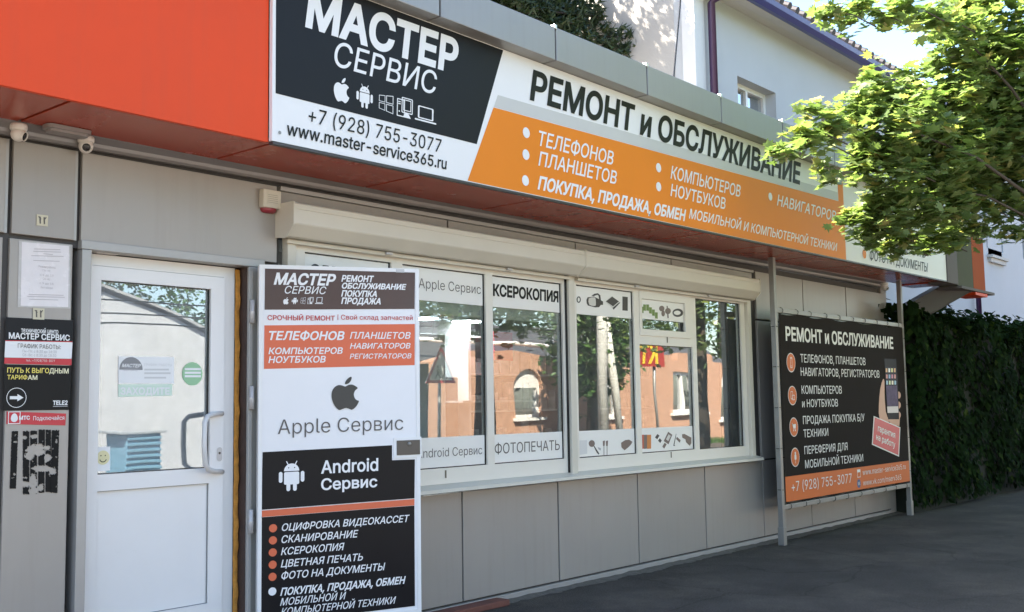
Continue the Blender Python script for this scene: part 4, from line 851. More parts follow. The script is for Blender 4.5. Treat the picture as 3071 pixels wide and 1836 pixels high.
for s, L_, T_, R_, bo in (('РЕМОНТ и ОБСЛУЖИВАНИЕ', (106, 267), (106, 191), (718, 275), .022), ('ТЕЛЕФОНОВ, ПЛАНШЕТОВ', (190, 393), (190, 346), (560, 385), .004), ('НАВИГАТОРОВ, РЕГИСТРАТОРОВ', (192, 470), (192, 423), (640, 460), .004), ('КОМПЬЮТЕРОВ', (197, 573), (196, 526), (425, 550), .004), ('и НОУТБУКОВ', (200, 650), (200, 605), (403, 622), .004),
        ('ПРОДАЖА ПОКУПКА Б/У', (205, 746), (205, 700), (555, 712), .004), ('ТЕХНИКИ', (208, 822), (208, 777), (348, 795), .004), ('ПЕРЕФЕРИЯ ДЛЯ', (213, 918), (212, 872), (458, 877), .004), ('МОБИЛЬНОЙ ТЕХНИКИ', (217, 998), (216, 952), (547, 940), .004), ('+7 (928) 755-3077', (140, 1132), (140, 1075), (482, 1062), .0), ('www.master-service365.ru', (545, 1037), (545, 1006), (790, 995), .0), ('www.vk.com/mserv365', (548, 1097), (548, 1066), (765, 1053), .0)):
    text(BP, s, cb(*L_), cb(*T_), cb(*R_), B_WHITE, ban, bo, shear=0)
for (x, y), ic_ in zip(((136, 395), (144, 583), (152, 763), (160, 935)), (PHONEI, DEVI, CARTI, PLUGI)):
    u_, v_ = BP.uv(cb(x, y)); r_ = (BP.uv(cb(x, y-55))[1]-v_)
    shape_on('badge', BP, circ((u_, v_), r_), B_WHITE, ban, .003); shape_on('badge', BP, circ((u_, v_), r_*.92), B_ORANGE, ban, .0045); icon(BP, ic_, u_-r_*.55, v_-r_*.62, r_*1.1, r_*1.24, B_WHITE, ban, 0, .006)
u_, v_ = BP.uv(cb(523, 1085)); shape_on('badge', BP, circ((u_, v_), .055), M('blue_print', (.06, .10, .25), .5, 0, 0), ban, .004); text_uv(BP, 'VK', u_-.035, v_-.02, .07, .04, 0, 0, B_WHITE, ban, .02, .006)
u_, v_ = BP.uv(cb(523, 1027)); shape_on('page_symbol', BP, rc(u_-.05, u_+.05, v_-.05, v_+.05), B_WHITE, ban, .004, [rc(u_-.042, u_+.042, v_-.042, v_+.015)])
# phone held in a hand, printed
cp = Crop(2400, 900, 2.698)
def bpic(nm, pts, m, n, sm=0):
    P = [BP.uv(cp(*p)) for p in pts]; return shape_on(nm, BP, _smooth(P, sm) if sm else P, m, ban, n)
bpic('hand_print', [(668, 640), (680, 660), (680, 740), (690, 900), (720, 1000), (690, 985), (640, 960), (634, 860), (645, 720)], SKIN_P, .003, 2)
for y in (770, 850, 930): bpic('hand_print', [(790, y-28), (806, y-20), (812, y), (806, y+22), (790, y+26)], SKIN_P, .003, 2)
bpic('hand_print', [(690, 950), (805, 950), (800, 1020), (740, 1010)], SKIN_P, .0028)
bpic('phone_print', [(678, 475), (772, 478), (785, 620), (798, 965), (708, 965), (690, 700)], M('phone_black_print', (.008, .008, .010), .5, 0, 0, spec=.1), .004, 0)
bpic('phone_print', [(684, 540), (772, 546), (776, 690), (690, 690)], M('phone_screen_dark', (.03, .026, .04), .5, 0, .3, 30, spec=.1), .005)
bpic('phone_print', [(690, 692), (780, 692), (790, 860), (700, 860)], M('phone_screen_violet', (.11, .08, .15), .5, 0, .5, 12, spec=.1), .005); bpic('phone_print', [(700, 862), (790, 860), (792, 912), (704, 914)], M('phone_dock', (.45, .42, .45), .3, 0, 0), .005)
pc = [(.6, .3, .1), (.7, .65, .5), (.5, .15, .15), (.7, .7, .7), (.2, .4, .55), (.15, .3, .5), (.6, .55, .2), (.5, .6, .3), (.45, .12, .2)]
for i in range(4):
    for j in range(3):
        x = 688+i*22+j*2; y = 552+j*50; bpic('app_print', [(x, y+32), (x+14, y+33), (x+14, y+2), (x, y)], M('app_print_%d' % ((i*3+j*2) % 9), pc[(i*3+j*2) % 9], .4, 0, 0), .006)
bpic('label_border', [(575, 1170), (795, 1268), (806, 1030), (590, 938)], B_WHITE, .007); bpic('label_field', [(583, 1163), (789, 1255), (799, 1036), (597, 949)], RED_P, .008)
text(BP, 'гарантия', cp(622, 1060), cp(622, 1008), cp(762, 1090), B_WHITE, ban, .016, .0095, B=cp(762, 1118)); text(BP, 'на работу', cp(608, 1128), cp(608, 1078), cp(762, 1180), B_WHITE, ban, .016, .0095, B=cp(762, 1196))
# plastic ties along the edges
tie = None
def put_tie(x, z, horiz):
    global tie
    if tie is None:
        V, Fs = tube_geo([(.034*math.cos(t), .036*math.sin(t), 0) for t in [i*math.pi*2/12 for i in range(13)]], .0035, 5, False); tie = mesh('tie', V, Fs); tie.materials.append(BLK)
    o = bpy.data.objects.new('tie', tie); COL.objects.link(o); o.parent = ban; L_ = world_loc(ban); o.location = Vector((x, BY, z))-L_
    o.rotation_euler = (0, rad(90), random.uniform(-.2, .2)) if horiz else (0, random.uniform(-.15, .15), 0)
for i in range(10):
    x = X0+.1+(X1-X0-.2)*i/9+random.uniform(-.03, .03); put_tie(x, zt_, True); put_tie(x+.02, zb_, True)
for i in range(5):
    z = Z0+.15+(Z1-Z0-.3)*i/4; put_tie(bx0, z, False); put_tie(bx1, z, False)

# ================================================================== LEAVES
def leaf_mesh(name, C, N, S, tmpl, faces, tone, spin=None, fold=.18):
    k = len(tmpl); n = len(C); N = N/np.linalg.norm(N, axis=1)[:, None]
    a = rng.normal(size=(n, 3)) if spin is None else spin
    U = a - N*(a*N).sum(1)[:, None]; U /= np.linalg.norm(U, axis=1)[:, None]+1e-9; Vv = np.cross(N, U)
    T = np.array(tmpl); P = C[:, None, :] + S[:, None, None]*(T[None, :, 0, None]*Vv[:, None, :] + T[None, :, 1, None]*U[:, None, :] + (T[None, :, 2, None])*N[:, None, :])
    V = P.reshape(-1, 3); Fc = (np.array(faces)[None] + (np.arange(n)*k)[:, None, None]).reshape(-1, 3)
    me = bpy.data.meshes.new(name); me.vertices.add(len(V)); me.vertices.foreach_set('co', V.ravel().astype(np.float32))
    me.loops.add(len(Fc)*3); me.loops.foreach_set('vertex_index', Fc.ravel().astype(np.int32)); me.polygons.add(len(Fc))
    me.polygons.foreach_set('loop_start', (np.arange(len(Fc))*3).astype(np.int32)); me.polygons.foreach_set('loop_total', np.full(len(Fc), 3, np.int32)); me.update(calc_edges=True)
    at_ = me.attributes.new('tone', 'FLOAT', 'POINT'); at_.data.foreach_set('value', np.repeat(tone, k).astype(np.float32)); return me
_half = [(0, -.42), (.12, -.30), (.40, -.36), (.34, -.16), (.60, .04), (.33, .06), (.36, .32), (.13, .20), (0, .58)]
MT = [(0, -.08, -.06)] + [(x, y, .10*abs(x)-.12*y*y) for x, y in _half] + [(-x, y, .10*abs(x)-.12*y*y) for x, y in _half[-2:0:-1]]
MF = [(0, i, i % 16+1) for i in range(1, 17)]
IT = [(0, -.5, 0), (.42, -.1, .05), (.2, .25, .02), (0, .6, -.06), (-.2, .25, .02), (-.42, -.1, .05)]; IF_ = [(0, 1, 2), (0, 2, 3), (0, 3, 4), (0, 4, 5)]
QT = [(0, -.5, 0), (.30, 0, .06), (0, .55, -.05), (-.30, 0, .06)]; QF = [(0, 1, 2), (0, 2, 3)]

# --- the maple by the kerb, its trunk just out of the picture to the right
TR = Vector((12.5, -3.76, 0))
maple = thing('maple_tree', 'sunlit maple with yellow-green leaves hanging over the right end of the signboard', 'tree', tuple(TR), 'maples along the kerb')
CL = [(2492, 38, 30, -2.4), (2530, 60, 32, -2.4), (2570, 25, 45, -2.5), (2640, 45, 48, -2.6), (2700, 20, 50, -2.7), (2740, 50, 48, -2.6), (2800, 55, 55, -2.7), (2870, 100, 75, -2.7), (2900, 20, 80, -2.6), (3000, 70, 130, -2.9), (2970, 180, 90, -2.8), (3060, 160, 120, -3.0), (2890, 190, 50, -2.7), (2900, 260, 60, -2.7), (2960, 270, 80, -2.7), (3050, 290, 90, -2.9),
      (2585, 232, 22, -2.2), (2610, 262, 36, -2.2), (2560, 310, 75, -2.2), (2420, 335, 34, -2.0), (2385, 395, 42, -2.0), (2325, 450, 22, -1.9), (2940, 440, 110, -2.6), (3060, 540, 80, -2.8), (3060, 360, 110, -2.9), (2850, 470, 90, -2.5), (2405, 430, 40, -2.0), (2480, 400, 62, -2.1), (2650, 305, 70, -2.3), (2740, 240, 45, -2.4), (2790, 200, 42, -2.4), (2640, 400, 105, -2.4), (2740, 330, 75, -2.4), (2840, 300, 85, -2.5), (2760, 420, 100, -2.4), (2870, 390, 110, -2.5), (2970, 370, 110, -2.7), (3040, 430, 110, -2.8),
      (2592, 460, 70, -2.2), (2455, 525, 24, -2.0), (2660, 500, 95, -2.3), (2780, 520, 105, -2.4), (2900, 500, 105, -2.5), (3000, 540, 95, -2.7), (2515, 655, 26, -1.9), (2578, 628, 46, -2.0), (2590, 690, 60, -2.0), (2640, 620, 80, -2.2), (2730, 620, 85, -2.3), (2820, 620, 85, -2.4), (2900, 610, 70, -2.5), (2700, 715, 60, -2.1), (2780, 720, 62, -2.2), (2850, 705, 58, -2.3), (2640, 735, 40, -2.0), (2920, 690, 40, -2.5), (2990, 650, 34, -2.6), (3055, 590, 40, -2.8), (3050, 700, 35, -2.8), (3066, 640, 35, -2.8)]
C_, N_, S_, To = [], [], [], []; twigs = []
for (px, py, r, Y) in CL:
    if px < 2660 and py > 200: px += 26
    c = at((px, py), Y); dist = (c-CAM).length; R_ = max(.05, r/CAM_F*dist-.085)
    nc = max(5, int((R_+.07)**2*400)) ; twigs.append((c, R_))
    for q in range(nc):
        d = Vector(rng.normal(size=3)).normalized(); cc = c+Vector((d.x*R_, d.y*R_*1.5, d.z*R_))*rng.uniform(.2, 1)**.5
        ax = Vector(rng.normal(size=3)); ax.z *= .35; ax.normalize()
        for k in range(10):
            p = cc+ax*rng.uniform(-.13, .13)+Vector(rng.normal(size=3))*.045
            nn = Vector((0, 0, 1))*1.0+Vector(rng.normal(size=3))*.42+SUN*.35+Vector((0, -.25, 0))
            C_.append(p); N_.append(nn); S_.append(rng.uniform(.07, .15)); To.append(np.clip(rng.normal(.45, .22), 0, 1) if rng.random() > .05 else rng.uniform(.85, 1))
# the rest of the crown, above and beyond the frame
for q in range(420):
    d = Vector(rng.normal(size=3)).normalized(); c = Vector((12.4, -3.8, 5.6))+Vector((d.x*2.4, d.y*2.2, d.z*1.9))*rng.uniform(.3, 1)**.5
    v = c-CAM; zc = v.dot(_fwd)
    if zc > 0 and abs(v.dot(_right)/zc*CAM_F) < PW/2+40 and abs(v.dot(_up)/zc*CAM_F) < PH/2+40: continue
    for k in range(12):
        p = c+Vector(rng.normal(size=3))*.16; C_.append(p); N_.append(Vector((0, 0, 1))+Vector(rng.normal(size=3))*.5+SUN*.3); S_.append(rng.uniform(.09, .15)); To.append(np.clip(rng.normal(.45, .22), 0, 1))
Ca = np.array([tuple(p) for p in C_]); Na = np.array([tuple(p) for p in N_]); Sa = np.array(S_); Ta = np.array(To)
# the 300 leaves that show largest are objects of their own
vis = np.array([((p-CAM).dot(_fwd) > 0 and abs((p-CAM).dot(_right)/(p-CAM).dot(_fwd)*CAM_F) < PW/2) for p in C_])
score = np.where(vis, Sa/np.linalg.norm(Ca-np.array(CAM), axis=1)*np.clip(-Na[:, 1]+.6, .05, 2), 0); order = np.argsort(-score); own = order[:300]; rest = order[300:]
crown = link('crown', fromp(maple, leaf_mesh('crown', Ca[rest], Na[rest], Sa[rest], MT, MF, Ta[rest])), MAPLE, maple); crown['kind'] = 'stuff'
lm = []
for tv in (.2, .4, .6, .8, .95):
    me = leaf_mesh('leaf', np.zeros((1, 3)), np.array([[0, 0, 1.]]), np.array([1.]), MT, MF, np.array([tv]), np.array([[0, 1., 0]])); me.materials.append(MAPLE); lm.append(me)
for i in own:
    o = bpy.data.objects.new('leaf', lm[min(4, int(Ta[i]*5))]); COL.objects.link(o); o.parent = maple; o.location = Vector(Ca[i])-TR; o.scale = (Sa[i],)*3
    o.rotation_mode = 'QUATERNION'; o.rotation_quaternion = Vector(Na[i]).to_track_quat('Z', 'Y') @ Matrix.Rotation(rng.uniform(0, 6.28), 3, 'Z').to_quaternion()
fork = Vector((12.6, -3.7, 3.4))
tube('trunk', [TR+Vector((0, 0, -.05)), TR+Vector((.02, .02, .5)), TR+Vector((.08, .03, 1.8)), fork, Vector((12.7, -3.7, 4.8)), Vector((12.9, -3.9, 6.3))], [.19, .15, .125, .11, .075, .03], BARK, maple, 14)
for (tx, ty, Y, r0) in ((2750, 400, -2.5, .028), (2900, 120, -2.8, .028), (2800, 560, -2.4, .022)):
    e = at((tx, ty), Y); m1 = fork.lerp(e, .4)+Vector((0, 0, -.25)); tube('limb', [fork, m1, fork.lerp(e, .75), e], [r0, r0*.75, r0*.5, .008], BARK, maple, 8)
for (c, R_) in twigs[::2]:
    b = c+Vector((R_*1.2+.25, -.25, -.1)); tube('twig', [b, c.lerp(b, .5)+Vector((0, 0, .04)), c-Vector((R_*.6, 0, 0))], [.007, .005, .002], BARK, maple, 5)

# --- two unseen maples added to shade the banner; they also show in the glass
def shade_maple(x, y, H, R, lab):
    t = thing('maple_tree', lab, 'tree', (x, y, 0), 'maples along the kerb'); tube('trunk', [(x, y, 0), (x+.05, y, H*.4), (x, y+.1, H*.85)], [.2, .15, .04], BARK, t, 12); c = []; nn = []
    for q in range(520):
        d = Vector(rng.normal(size=3)).normalized(); p = Vector((x, y, H*.64))+Vector((d.x*R, d.y*R, d.z*H*.34))*rng.uniform(.2, 1)**.45
        v = p-CAM; zc = v.dot(_fwd)
        if zc > 0 and abs(v.dot(_right)/zc*CAM_F) < PW/2+120: continue
        for k in range(12): c.append(tuple(p+Vector(rng.normal(size=3))*.17)); nn.append(tuple(Vector((0, 0, 1))+Vector(rng.normal(size=3))*.5))
    o = link('crown', fromp(t, leaf_mesh('crown', np.array(c), np.array(nn), rng.uniform(.12, .2, len(c)), MT, MF, np.clip(rng.normal(.4, .2, len(c)), 0, 1))), MAPLE, t); o['kind'] = 'stuff'
shade_maple(18.3, -4.9, 8.5, 3.4, 'unseen bushy maple added for shade on the kerb past the ivy fence'); shade_maple(13.2, -5.95, 8.5, 3.0, 'unseen bushy maple added for shade at the road edge right of the camera')

# --- ivy on the fence to the right of the shop
IYF = -.36; htop = at((2900, 958), IYF).z
ivy = thing('ivy_hedge', 'dark ivy covering the tall fence to the right of the banner', 'hedge', (19, 0, 0))
hx0, hx1 = 15.35, 27.5
box('fence_core', hx0, hx1, IYF+.12, IYF+.5, 0, htop-.15, M('ivy_shade', (.010, .014, .008), .9, 0, .3), ivy)  # near-black core colour paints the shade between the ivy leaves
n = 15000; x = rng.uniform(hx0-.1, hx1, n); z = rng.uniform(.02, 1, n)**.9*(htop-.02); ofs = .10*np.sin(x*2.1+z*1.3)+.07*np.sin(x*5.3-z*3)+.05*np.sin(z*7+x*3)
C0 = np.stack([x, IYF+rng.uniform(-.05, .14, n)+ofs*.8, z], 1); N0 = np.stack([rng.normal(-.1, .35, n), -np.ones(n), rng.normal(.35, .35, n)], 1); S0 = rng.uniform(.07, .14, n)
n2 = 3600; x2 = rng.uniform(hx0, hx1, n2); hb = htop+.07*np.sin(x2*3.1)+.05*np.sin(x2*7.7)
C1 = np.stack([x2, IYF+rng.uniform(-.1, .5, n2), hb+rng.normal(-.05, .09, n2)], 1); N1 = np.stack([rng.normal(0, .5, n2), rng.normal(-.3, .4, n2), np.ones(n2)], 1)
n3 = 500; C2 = np.stack([np.full(n3, hx0)+rng.normal(0, .12, n3), IYF+rng.uniform(-.1, .45, n3), rng.uniform(1.2, htop+.12, n3)], 1); N2 = np.stack([-np.ones(n3), rng.normal(-.6, .3, n3), rng.normal(.2, .3, n3)], 1)
CC = np.concatenate([C0, C1, C2]); dn = rng.normal(size=(len(CC), 3))*.4+np.array([0, 0, -1.])
o = link('foliage', fromp(ivy, leaf_mesh('foliage', CC, np.concatenate([N0, N1, N2]), np.concatenate([S0, rng.uniform(.08, .14, n2), rng.uniform(.08, .13, n3)]), IT, IF_, np.clip(rng.normal(.4, .25, len(CC)), 0, 1), dn)), IVY, ivy); o['kind'] = 'stuff'

# ================================================================== THE PALE HOUSE BEHIND
HY = 2.4; HP = Plane((0, HY, 0), (1, 0, 0))
hc = at((2082, 140), HY).x; hxe = hc+26
house = thing('pale_house', 'tall pale stuccoed house with purple downpipe and violet gutter behind the shop', 'house', (hc+8, HY+5, 0))
ez1 = (HP.uv((2149, 0))[1]+HP.uv((2573, 212))[1])/2                      # underside of the cornice on the wall
gy = HY-.55; GPl = Plane((0, gy, 0), (1, 0, 0)); gz0 = (GPl.uv((2248, 0))[1]+GPl.uv((2658, 223))[1])/2; gz1 = (GPl.uv((2300, 0))[1]+GPl.uv((2681, 216))[1])/2
wA = HP.uv((2210.8, 228.7)); wB = HP.uv((2326, 277.4)); wC = HP.uv((2461.8, 338)); ww = wB[0]-wA[0]; step = wC[0]-wA[0]; wt = (wA[1]+wB[1])/2; wh = 1.55
wl = HP.uv(ce(925, 670)); wlx = HP.uv(ce(1000, 700))[0]; wlz = HP.uv(ce(925, 785))[1]
wins = [(wA[0]+step*i, wA[0]+step*i+ww, wt-wh, wt) for i in range(6)]
lows = [(wl[0]+3.9*i, wl[0]+1.15+3.9*i, wlz, wlz+wh) for i in range(0, 2)]
plate('front_wall', HP, rc(hc, hxe, 0, ez1+.5), [rc(*w) for w in wins+lows], -.35, 0, STUCCO, house)
def hwin(w, sill):
    a, b, c, d = w; wp = part('window', house)
    plate('frame', HP, rc(a-.001, b+.001, c-.001, d+.001), [rc(a+.08, (a+b)/2-.03, c+.08, d-.08), rc((a+b)/2+.03, b-.08, c+.08, d-.08)], -.30, -.20, PVC, wp)
    plate('pane', HP, rc(a+.07, b-.07, c+.07, d-.07), [], -.262, -.25, GLASS_H, wp)
    if sill: plate('sill', HP, rc(a-.12, b+.12, c-.07, c), [], -.2, .14, CORNICE, wp); plate('sill_moulding', HP, rc(a-.06, b+.06, c-.18, c-.075), [], -.1, .09, CORNICE, wp)
for w in wins: hwin(w, False)
for w in lows: hwin(w, True)
box('room_back', hc+.5, hxe-.5, HY+2, HY+2.1, 0, ez1, ROOMW, house)
prism('side_wall', [(HY+.352, 0), (HY+11, 0), (HY+11, gz1-.12), (HY+5.5, gz1+3.0), (HY+.352, gz1+.12)], hc, hc+.3, STUCCO_S, house); box('corner_pilaster', hc-.02, hc+.28, HY-.03, HY+.2, 0, ez1, M('pilaster_white', (.70, .70, .70), .85, 0, .04), house)
box('rear_wall', hc, hxe, HY+10.7, HY+11, 0, ez1+.4, STUCCO_S, house); box('end_wall', hxe-.3, hxe, HY+.36, HY+10.7, 0, ez1+.4, STUCCO_S, house)
dz = gz0-ez1
prism('cornice', [(HY, ez1-.05), (HY-.10, ez1), (HY-.10, ez1+dz*.22), (HY-.2, ez1+dz*.30), (HY-.2, ez1+dz*.5), (HY-.36, ez1+dz*.62), (HY-.36, ez1+dz*.92), (gy+.1, ez1+dz), (gy+.1, ez1+dz+.1), (HY, ez1+dz+.1)], hc-.04, hxe, CORNICE, house)
prism('gutter', [(gy+.12, gz0+.01), (gy+.02, gz0), (gy-.05, gz0+.06), (gy-.07, gz1-.02), (gy-.05, gz1), (gy+.12, gz1)], hc-.06, hxe, GUTTER, house)
rf = part('roof', house); prism('deck', [(gy-.02, gz1+.01), (HY+5.5, gz1+3.2), (HY+11.5, gz1+.0), (HY+11.5, gz1-.1), (HY+5.5, gz1+3.05), (gy-.02, gz1-.05)], hc-.06, hxe, TILE, rf)
tm = None
for i in range(110):
    xx = hc+.05+i*.29
    if xx > hxe: break
    if tm is None:
        V, Fs = tube_geo([(0, -.06, 0), (0, .5, .28), (0, 1.0, .56)], [.07, .07, .07], 8); tm = mesh('roof_tile', V, Fs); tm.materials.append(TILE)
    o = bpy.data.objects.new('roof_tile', tm); COL.objects.link(o); o.parent = rf; o.location = Vector((xx, gy-.02, gz1+.03))-world_loc(rf)
def dpipe(px0, px1, py, zt):
    a = HP.uv((px0, py))[0]; b = HP.uv((px1, py))[0]; cxx = (a+b)/2; r = .062
    tube('downpipe', [(cxx, HY-.13, .2), (cxx, HY-.13, zt-.12), (cxx, HY-.2, zt-.06), (cxx, gy+.04, zt+.02)], r, PIPE, house, 14)
dpipe(2104, 2128, 150, gz0); dpipe(2909, 2927, 900, gz0)
ca = at((2041, 0), 1.0); cb_ = at((2021, 225), 1.0)
tag(tube('hanging_cable', [ca+Vector((0, 0, 1.5)), ca, cb_, cb_+Vector((0, 0, -1.2))], .012, BLK, None, 6), 'thin black cable hanging in front of the dappled house wall', 'cable')

# --- conifer between the shop and the house
FC = Vector((11.5, 5.4, 0)); zf = at((1640, 60), 4.7).z
fir = thing('conifer_tree', 'dark conifer rising behind the shop roof in front of the dappled wall', 'tree', tuple(FC))
tube('trunk', [FC, FC+Vector((0, 0, 6)), FC+Vector((.1, 0, 12.6))], [.28, .2, .05], BARK, fir, 10)
C_, N_, S_ = [], [], []; sp_ = []
branches = []
for k in range(200):
    h_ = rng.uniform(zf-.2, 12.5); a = rng.uniform(0, 6.28)
    if h_ > zf+1.0 and rng.random() < .55: continue
    L = (1.0-(h_-zf)/11)*1.9+.3
    branches.append((FC+Vector((0, 0, h_)), Vector((math.cos(a), math.sin(a), rng.uniform(-.05, .22))).normalized(), L*rng.uniform(.75, 1.1)))
for px, py, Y in ((1830, 75, 4.2), (1760, 60, 4.2), (1700, 40, 4.3), (1900, 120, 3.6), (1890, 150, 3.6), (1560, 20, 4.4), (1620, 10, 4.4), (1520, -5, 4.6), (1790, 20, 4.2), (1680, 0, 4.3), (1740, 45, 4.0), (1720, 70, 4.0), (1650, 30, 4.2), (1600, 40, 4.2), (1800, 50, 4.0)):
    e = at((px, py), Y); b0 = FC+Vector((0, 0, e.z+.1)); branches.append((b0, (e-b0).normalized(), (e-b0).length))
for bi, (b0, d, L) in enumerate(branches):
    if bi % 9 == 0 or bi >= len(branches)-15: tube('branch', [b0, b0+d*L*.6, b0+d*L], [.05, .03, .008], BARK, fir, 5)
    m = int(L*((16 if b0.z > zf+1.0 else 30) if bi < len(branches)-15 else 48))
    for j in range(m):
        t = rng.uniform(.15, 1); base = b0+d*L*t; side = Vector(rng.normal(size=3)); side -= d*side.dot(d)*.7; side.normalize(); wdt = .42*(1.1-t)+.12
        tip = base+side*wdt*rng.uniform(.2, 1)
        for q in range(7):
            nd = (Vector(rng.normal(size=3))*.9+d*.6+Vector((0, 0, .3))).normalized(); C_.append(tip+nd*.06); S_.append(rng.uniform(.11, .21)); sp_.append(nd); N_.append(Vector(rng.normal(size=3)))
NT = [(-.13, -.5, 0), (.13, -.5, 0), (0, .55, 0)]
o = link('crown', fromp(fir, leaf_mesh('crown', np.array([tuple(p) for p in C_]), np.array([tuple(p) for p in N_]), np.array(S_), NT, [(0, 1, 2)], np.clip(rng.normal(.45, .25, len(C_)), 0, 1), np.array([tuple(p) for p in sp_]))), FIR, fir); o['kind'] = 'stuff'

# ================================================================== INSIDE THE SHOP
EM = bpy.data.materials.new('lamp_glow'); EM.use_nodes = True; EM.node_tree.nodes['Principled BSDF'].inputs['Emission Color'].default_value = (.85, .95, 1, 1); EM.node_tree.nodes['Principled BSDF'].inputs['Emission Strength'].default_value = 22
for p, lab in (((1264, 955), 'lit round ceiling lamp seen through the window, left one'), ((1402, 964), 'lit round ceiling lamp seen through the window, right one')):
    q = at(p, 1.5); t = thing('ceiling_lamp', lab, 'lamp', tuple(q), 'ceiling lamps inside the shop')
    lathe('shade', [(0, .05), (.08, .05), (.17, .0), (.165, -.004)], q, (0, 0, 1), M('lamp_metal', (.6, .6, .6), .4), t, 24); lathe('diffuser', [(0, -.012), (.14, -.008), (.16, 0)], q, (0, 0, 1), EM, t, 24)
    tube('stem', [q+Vector((0, 0, .05)), Vector((q.x, q.y, 3.06))], .008, METAL_L, t, 6)
def wallsheet(nm, c, tl, br_, Y, m, lab, cat):
    a, b = at(c(*tl), Y), at(c(*br_), Y); return tag(box(nm, a.x, b.x, Y-.004, Y+.004, b.z, a.z, m), lab, cat)
wallsheet('wall_poster', w1, (530, 518), (652, 705), 1.2, RED_P, 'red poster hanging inside the copy shop window', 'poster')
cabx = at(w1(250, 900), 1.6); cab = thing('display_cabinet', 'dark glass display cabinet standing inside the shop window', 'cabinet', (cabx.x, 1.8, .27))
DKM = M('cabinet_dark', (.05, .048, .05), .3)
box('cabinet_body', cabx.x-.1, cabx.x+1.0, 1.6, 2.1, .27, 1.9, DKM, cab, .006)
for i in range(4): box('shelf', cabx.x-.12, cabx.x+1.02, 1.3, 1.6, .5+i*.38, .52+i*.38, METAL_L, cab)
wbx = at(w1(60, 900), 1.3); tag(box('white_partition_board', wbx.x-.5, wbx.x+.35, 1.3, 1.34, .27, 2.3, M('board_white', (.75, .76, .76), .5), None, .004), 'white upright board standing inside the window beside the open door', 'board')
bxx = at(w2(1150, 700), .09); tag(box('pane_backing', bxx.x, bxx.x+1.0, .095, .11, 1.02, 2.75, M('dark_backing', (.06, .058, .062), .6), None, .003), 'dark grey blind added behind the rightmost window pane where the banner mirrors dark', 'backing')  # dark sheet set where the pane only mirrors the banner's dark back

for xq, lab in ((8.7, 'tall open shelf rack with boxed goods behind the gadget windows'), (10.9, 'open shelf rack with boxed goods behind the far window')):
    rk = thing('shelf_rack', lab, 'shelf', (xq, 1.7, .15), 'shelf racks inside the shop')
    for dx in (-.75, .75): box('upright', xq+dx-.02, xq+dx+.02, 1.45, 1.95, .15, 2.5, METAL_L, rk)
    for i in range(6): box('shelf', xq-.73, xq+.73, 1.45, 1.95, .4+i*.38, .42+i*.38, METAL_L, rk)
rg = random.Random(3); bmg = bmesh.new()
for xq in (6.9, 8.7, 10.9):
    for i in range(5):
        xx = xq-.7
        while xx < xq+.62:
            w = rg.uniform(.06, .16); hh = rg.uniform(.1, .3); r_ = bmesh.ops.create_cube(bmg, size=1)
            for v in r_['verts']: v.co = Vector((xx+w/2+v.co.x*w*.9, 1.6+v.co.y*.2, .421+i*.38+hh/2+v.co.z*hh))
            xx += w*1.1
me = bpy.data.meshes.new('boxed_goods'); bmg.to_mesh(me); bmg.free()
gm = M('goods_cartons', (.35, .33, .32), .5, 0, .55, 9); tag(link('boxed_goods', me, gm), 'rows of small boxed goods on the shelves inside the shop', 'goods', kind='stuff')
# soil and dust gathered along the foot of the shop wall
V = []; Fs = []; n_ = 260
for i in range(n_+1):
    x = 4.4+10.9*i/n_; w = .05+.07*abs(mnoise.noise(Vector((x*1.3, 0, 0))))+.05*abs(mnoise.noise(Vector((x*5.1, 2, 0))))
    V += [(x, -.012, .016+.012*mnoise.noise(Vector((x*6, 4, 0)))), (x, -.012-w*.5, .011), (x, -.012-w*1.3-.03*rg.random(), .0025)]
for i in range(n_):
    for j in (0, 1): Fs.append((i*3+j, i*3+3+j, i*3+4+j, i*3+1+j))
tag(link('wall_foot_dust', mesh('wall_foot_dust', V, Fs), M('pale_dust', (.135, .118, .098), .95, 0, .4, 18, .8, 60)), 'line of soil and dust along the foot of the wall', 'dust', kind='stuff')

# ================================================================== ACROSS THE STREET (seen mirrored in the glass)
def mir(c, p, D):                                # a point that shows mirrored in the shop windows
    q = at(c(*p) if c else p, D); return Vector((q.x, -q.y, q.z))
OY = -16.7
OP = Plane((0, OY, 0), (-1, 0, 0))               # u runs towards -x, n towards the shop
def rU(x0, x1, z0, z1): return [(-x1, z0), (-x0, z0), (-x0, z1), (-x1, z1)]
bh = thing('brick_house', 'sunlit low orange brick house with arched windows, mirrored in the shop windows', 'house', (30, OY-3, 0))
def arch(x0, x1, z0, z1):
    r = (x1-x0)/2; c = (x0+x1)/2; return [(-x1, z0), (-x0, z0)] + [(-(c-r*math.cos(math.pi*i/10)), z1-r+r*math.sin(math.pi*i/10)) for i in range(11)]
A1 = (26.6, 27.9, 1.2, 2.85); A2 = (31.4, 32.5, 1.15, 2.85); R1 = (36.2, 38.6, 1.25, 2.85); A4 = (40.0, 41.4, .9, 3.1)
top = [(-43, 3.3), (-43, 0), (-22.6, 0), (-22.6, 2.95), (-23.4, 3.15), (-24.6, 3.32), (-26.5, 3.4), (-28.5, 3.3), (-30.2, 3.02), (-30.25, 3.45), (-34.4, 3.45), (-34.45, 3.2), (-34.9, 3.2), (-35.0, 3.5), (-36.0, 3.5), (-36.05, 3.3), (-36.6, 3.3), (-36.65, 3.6), (-39.4, 3.6), (-39.45, 3.3)]
plate('wall', OP, top, [arch(*A1), arch(*A2), rU(*R1), arch(*A4)], -.4, 0, BRICK, bh)
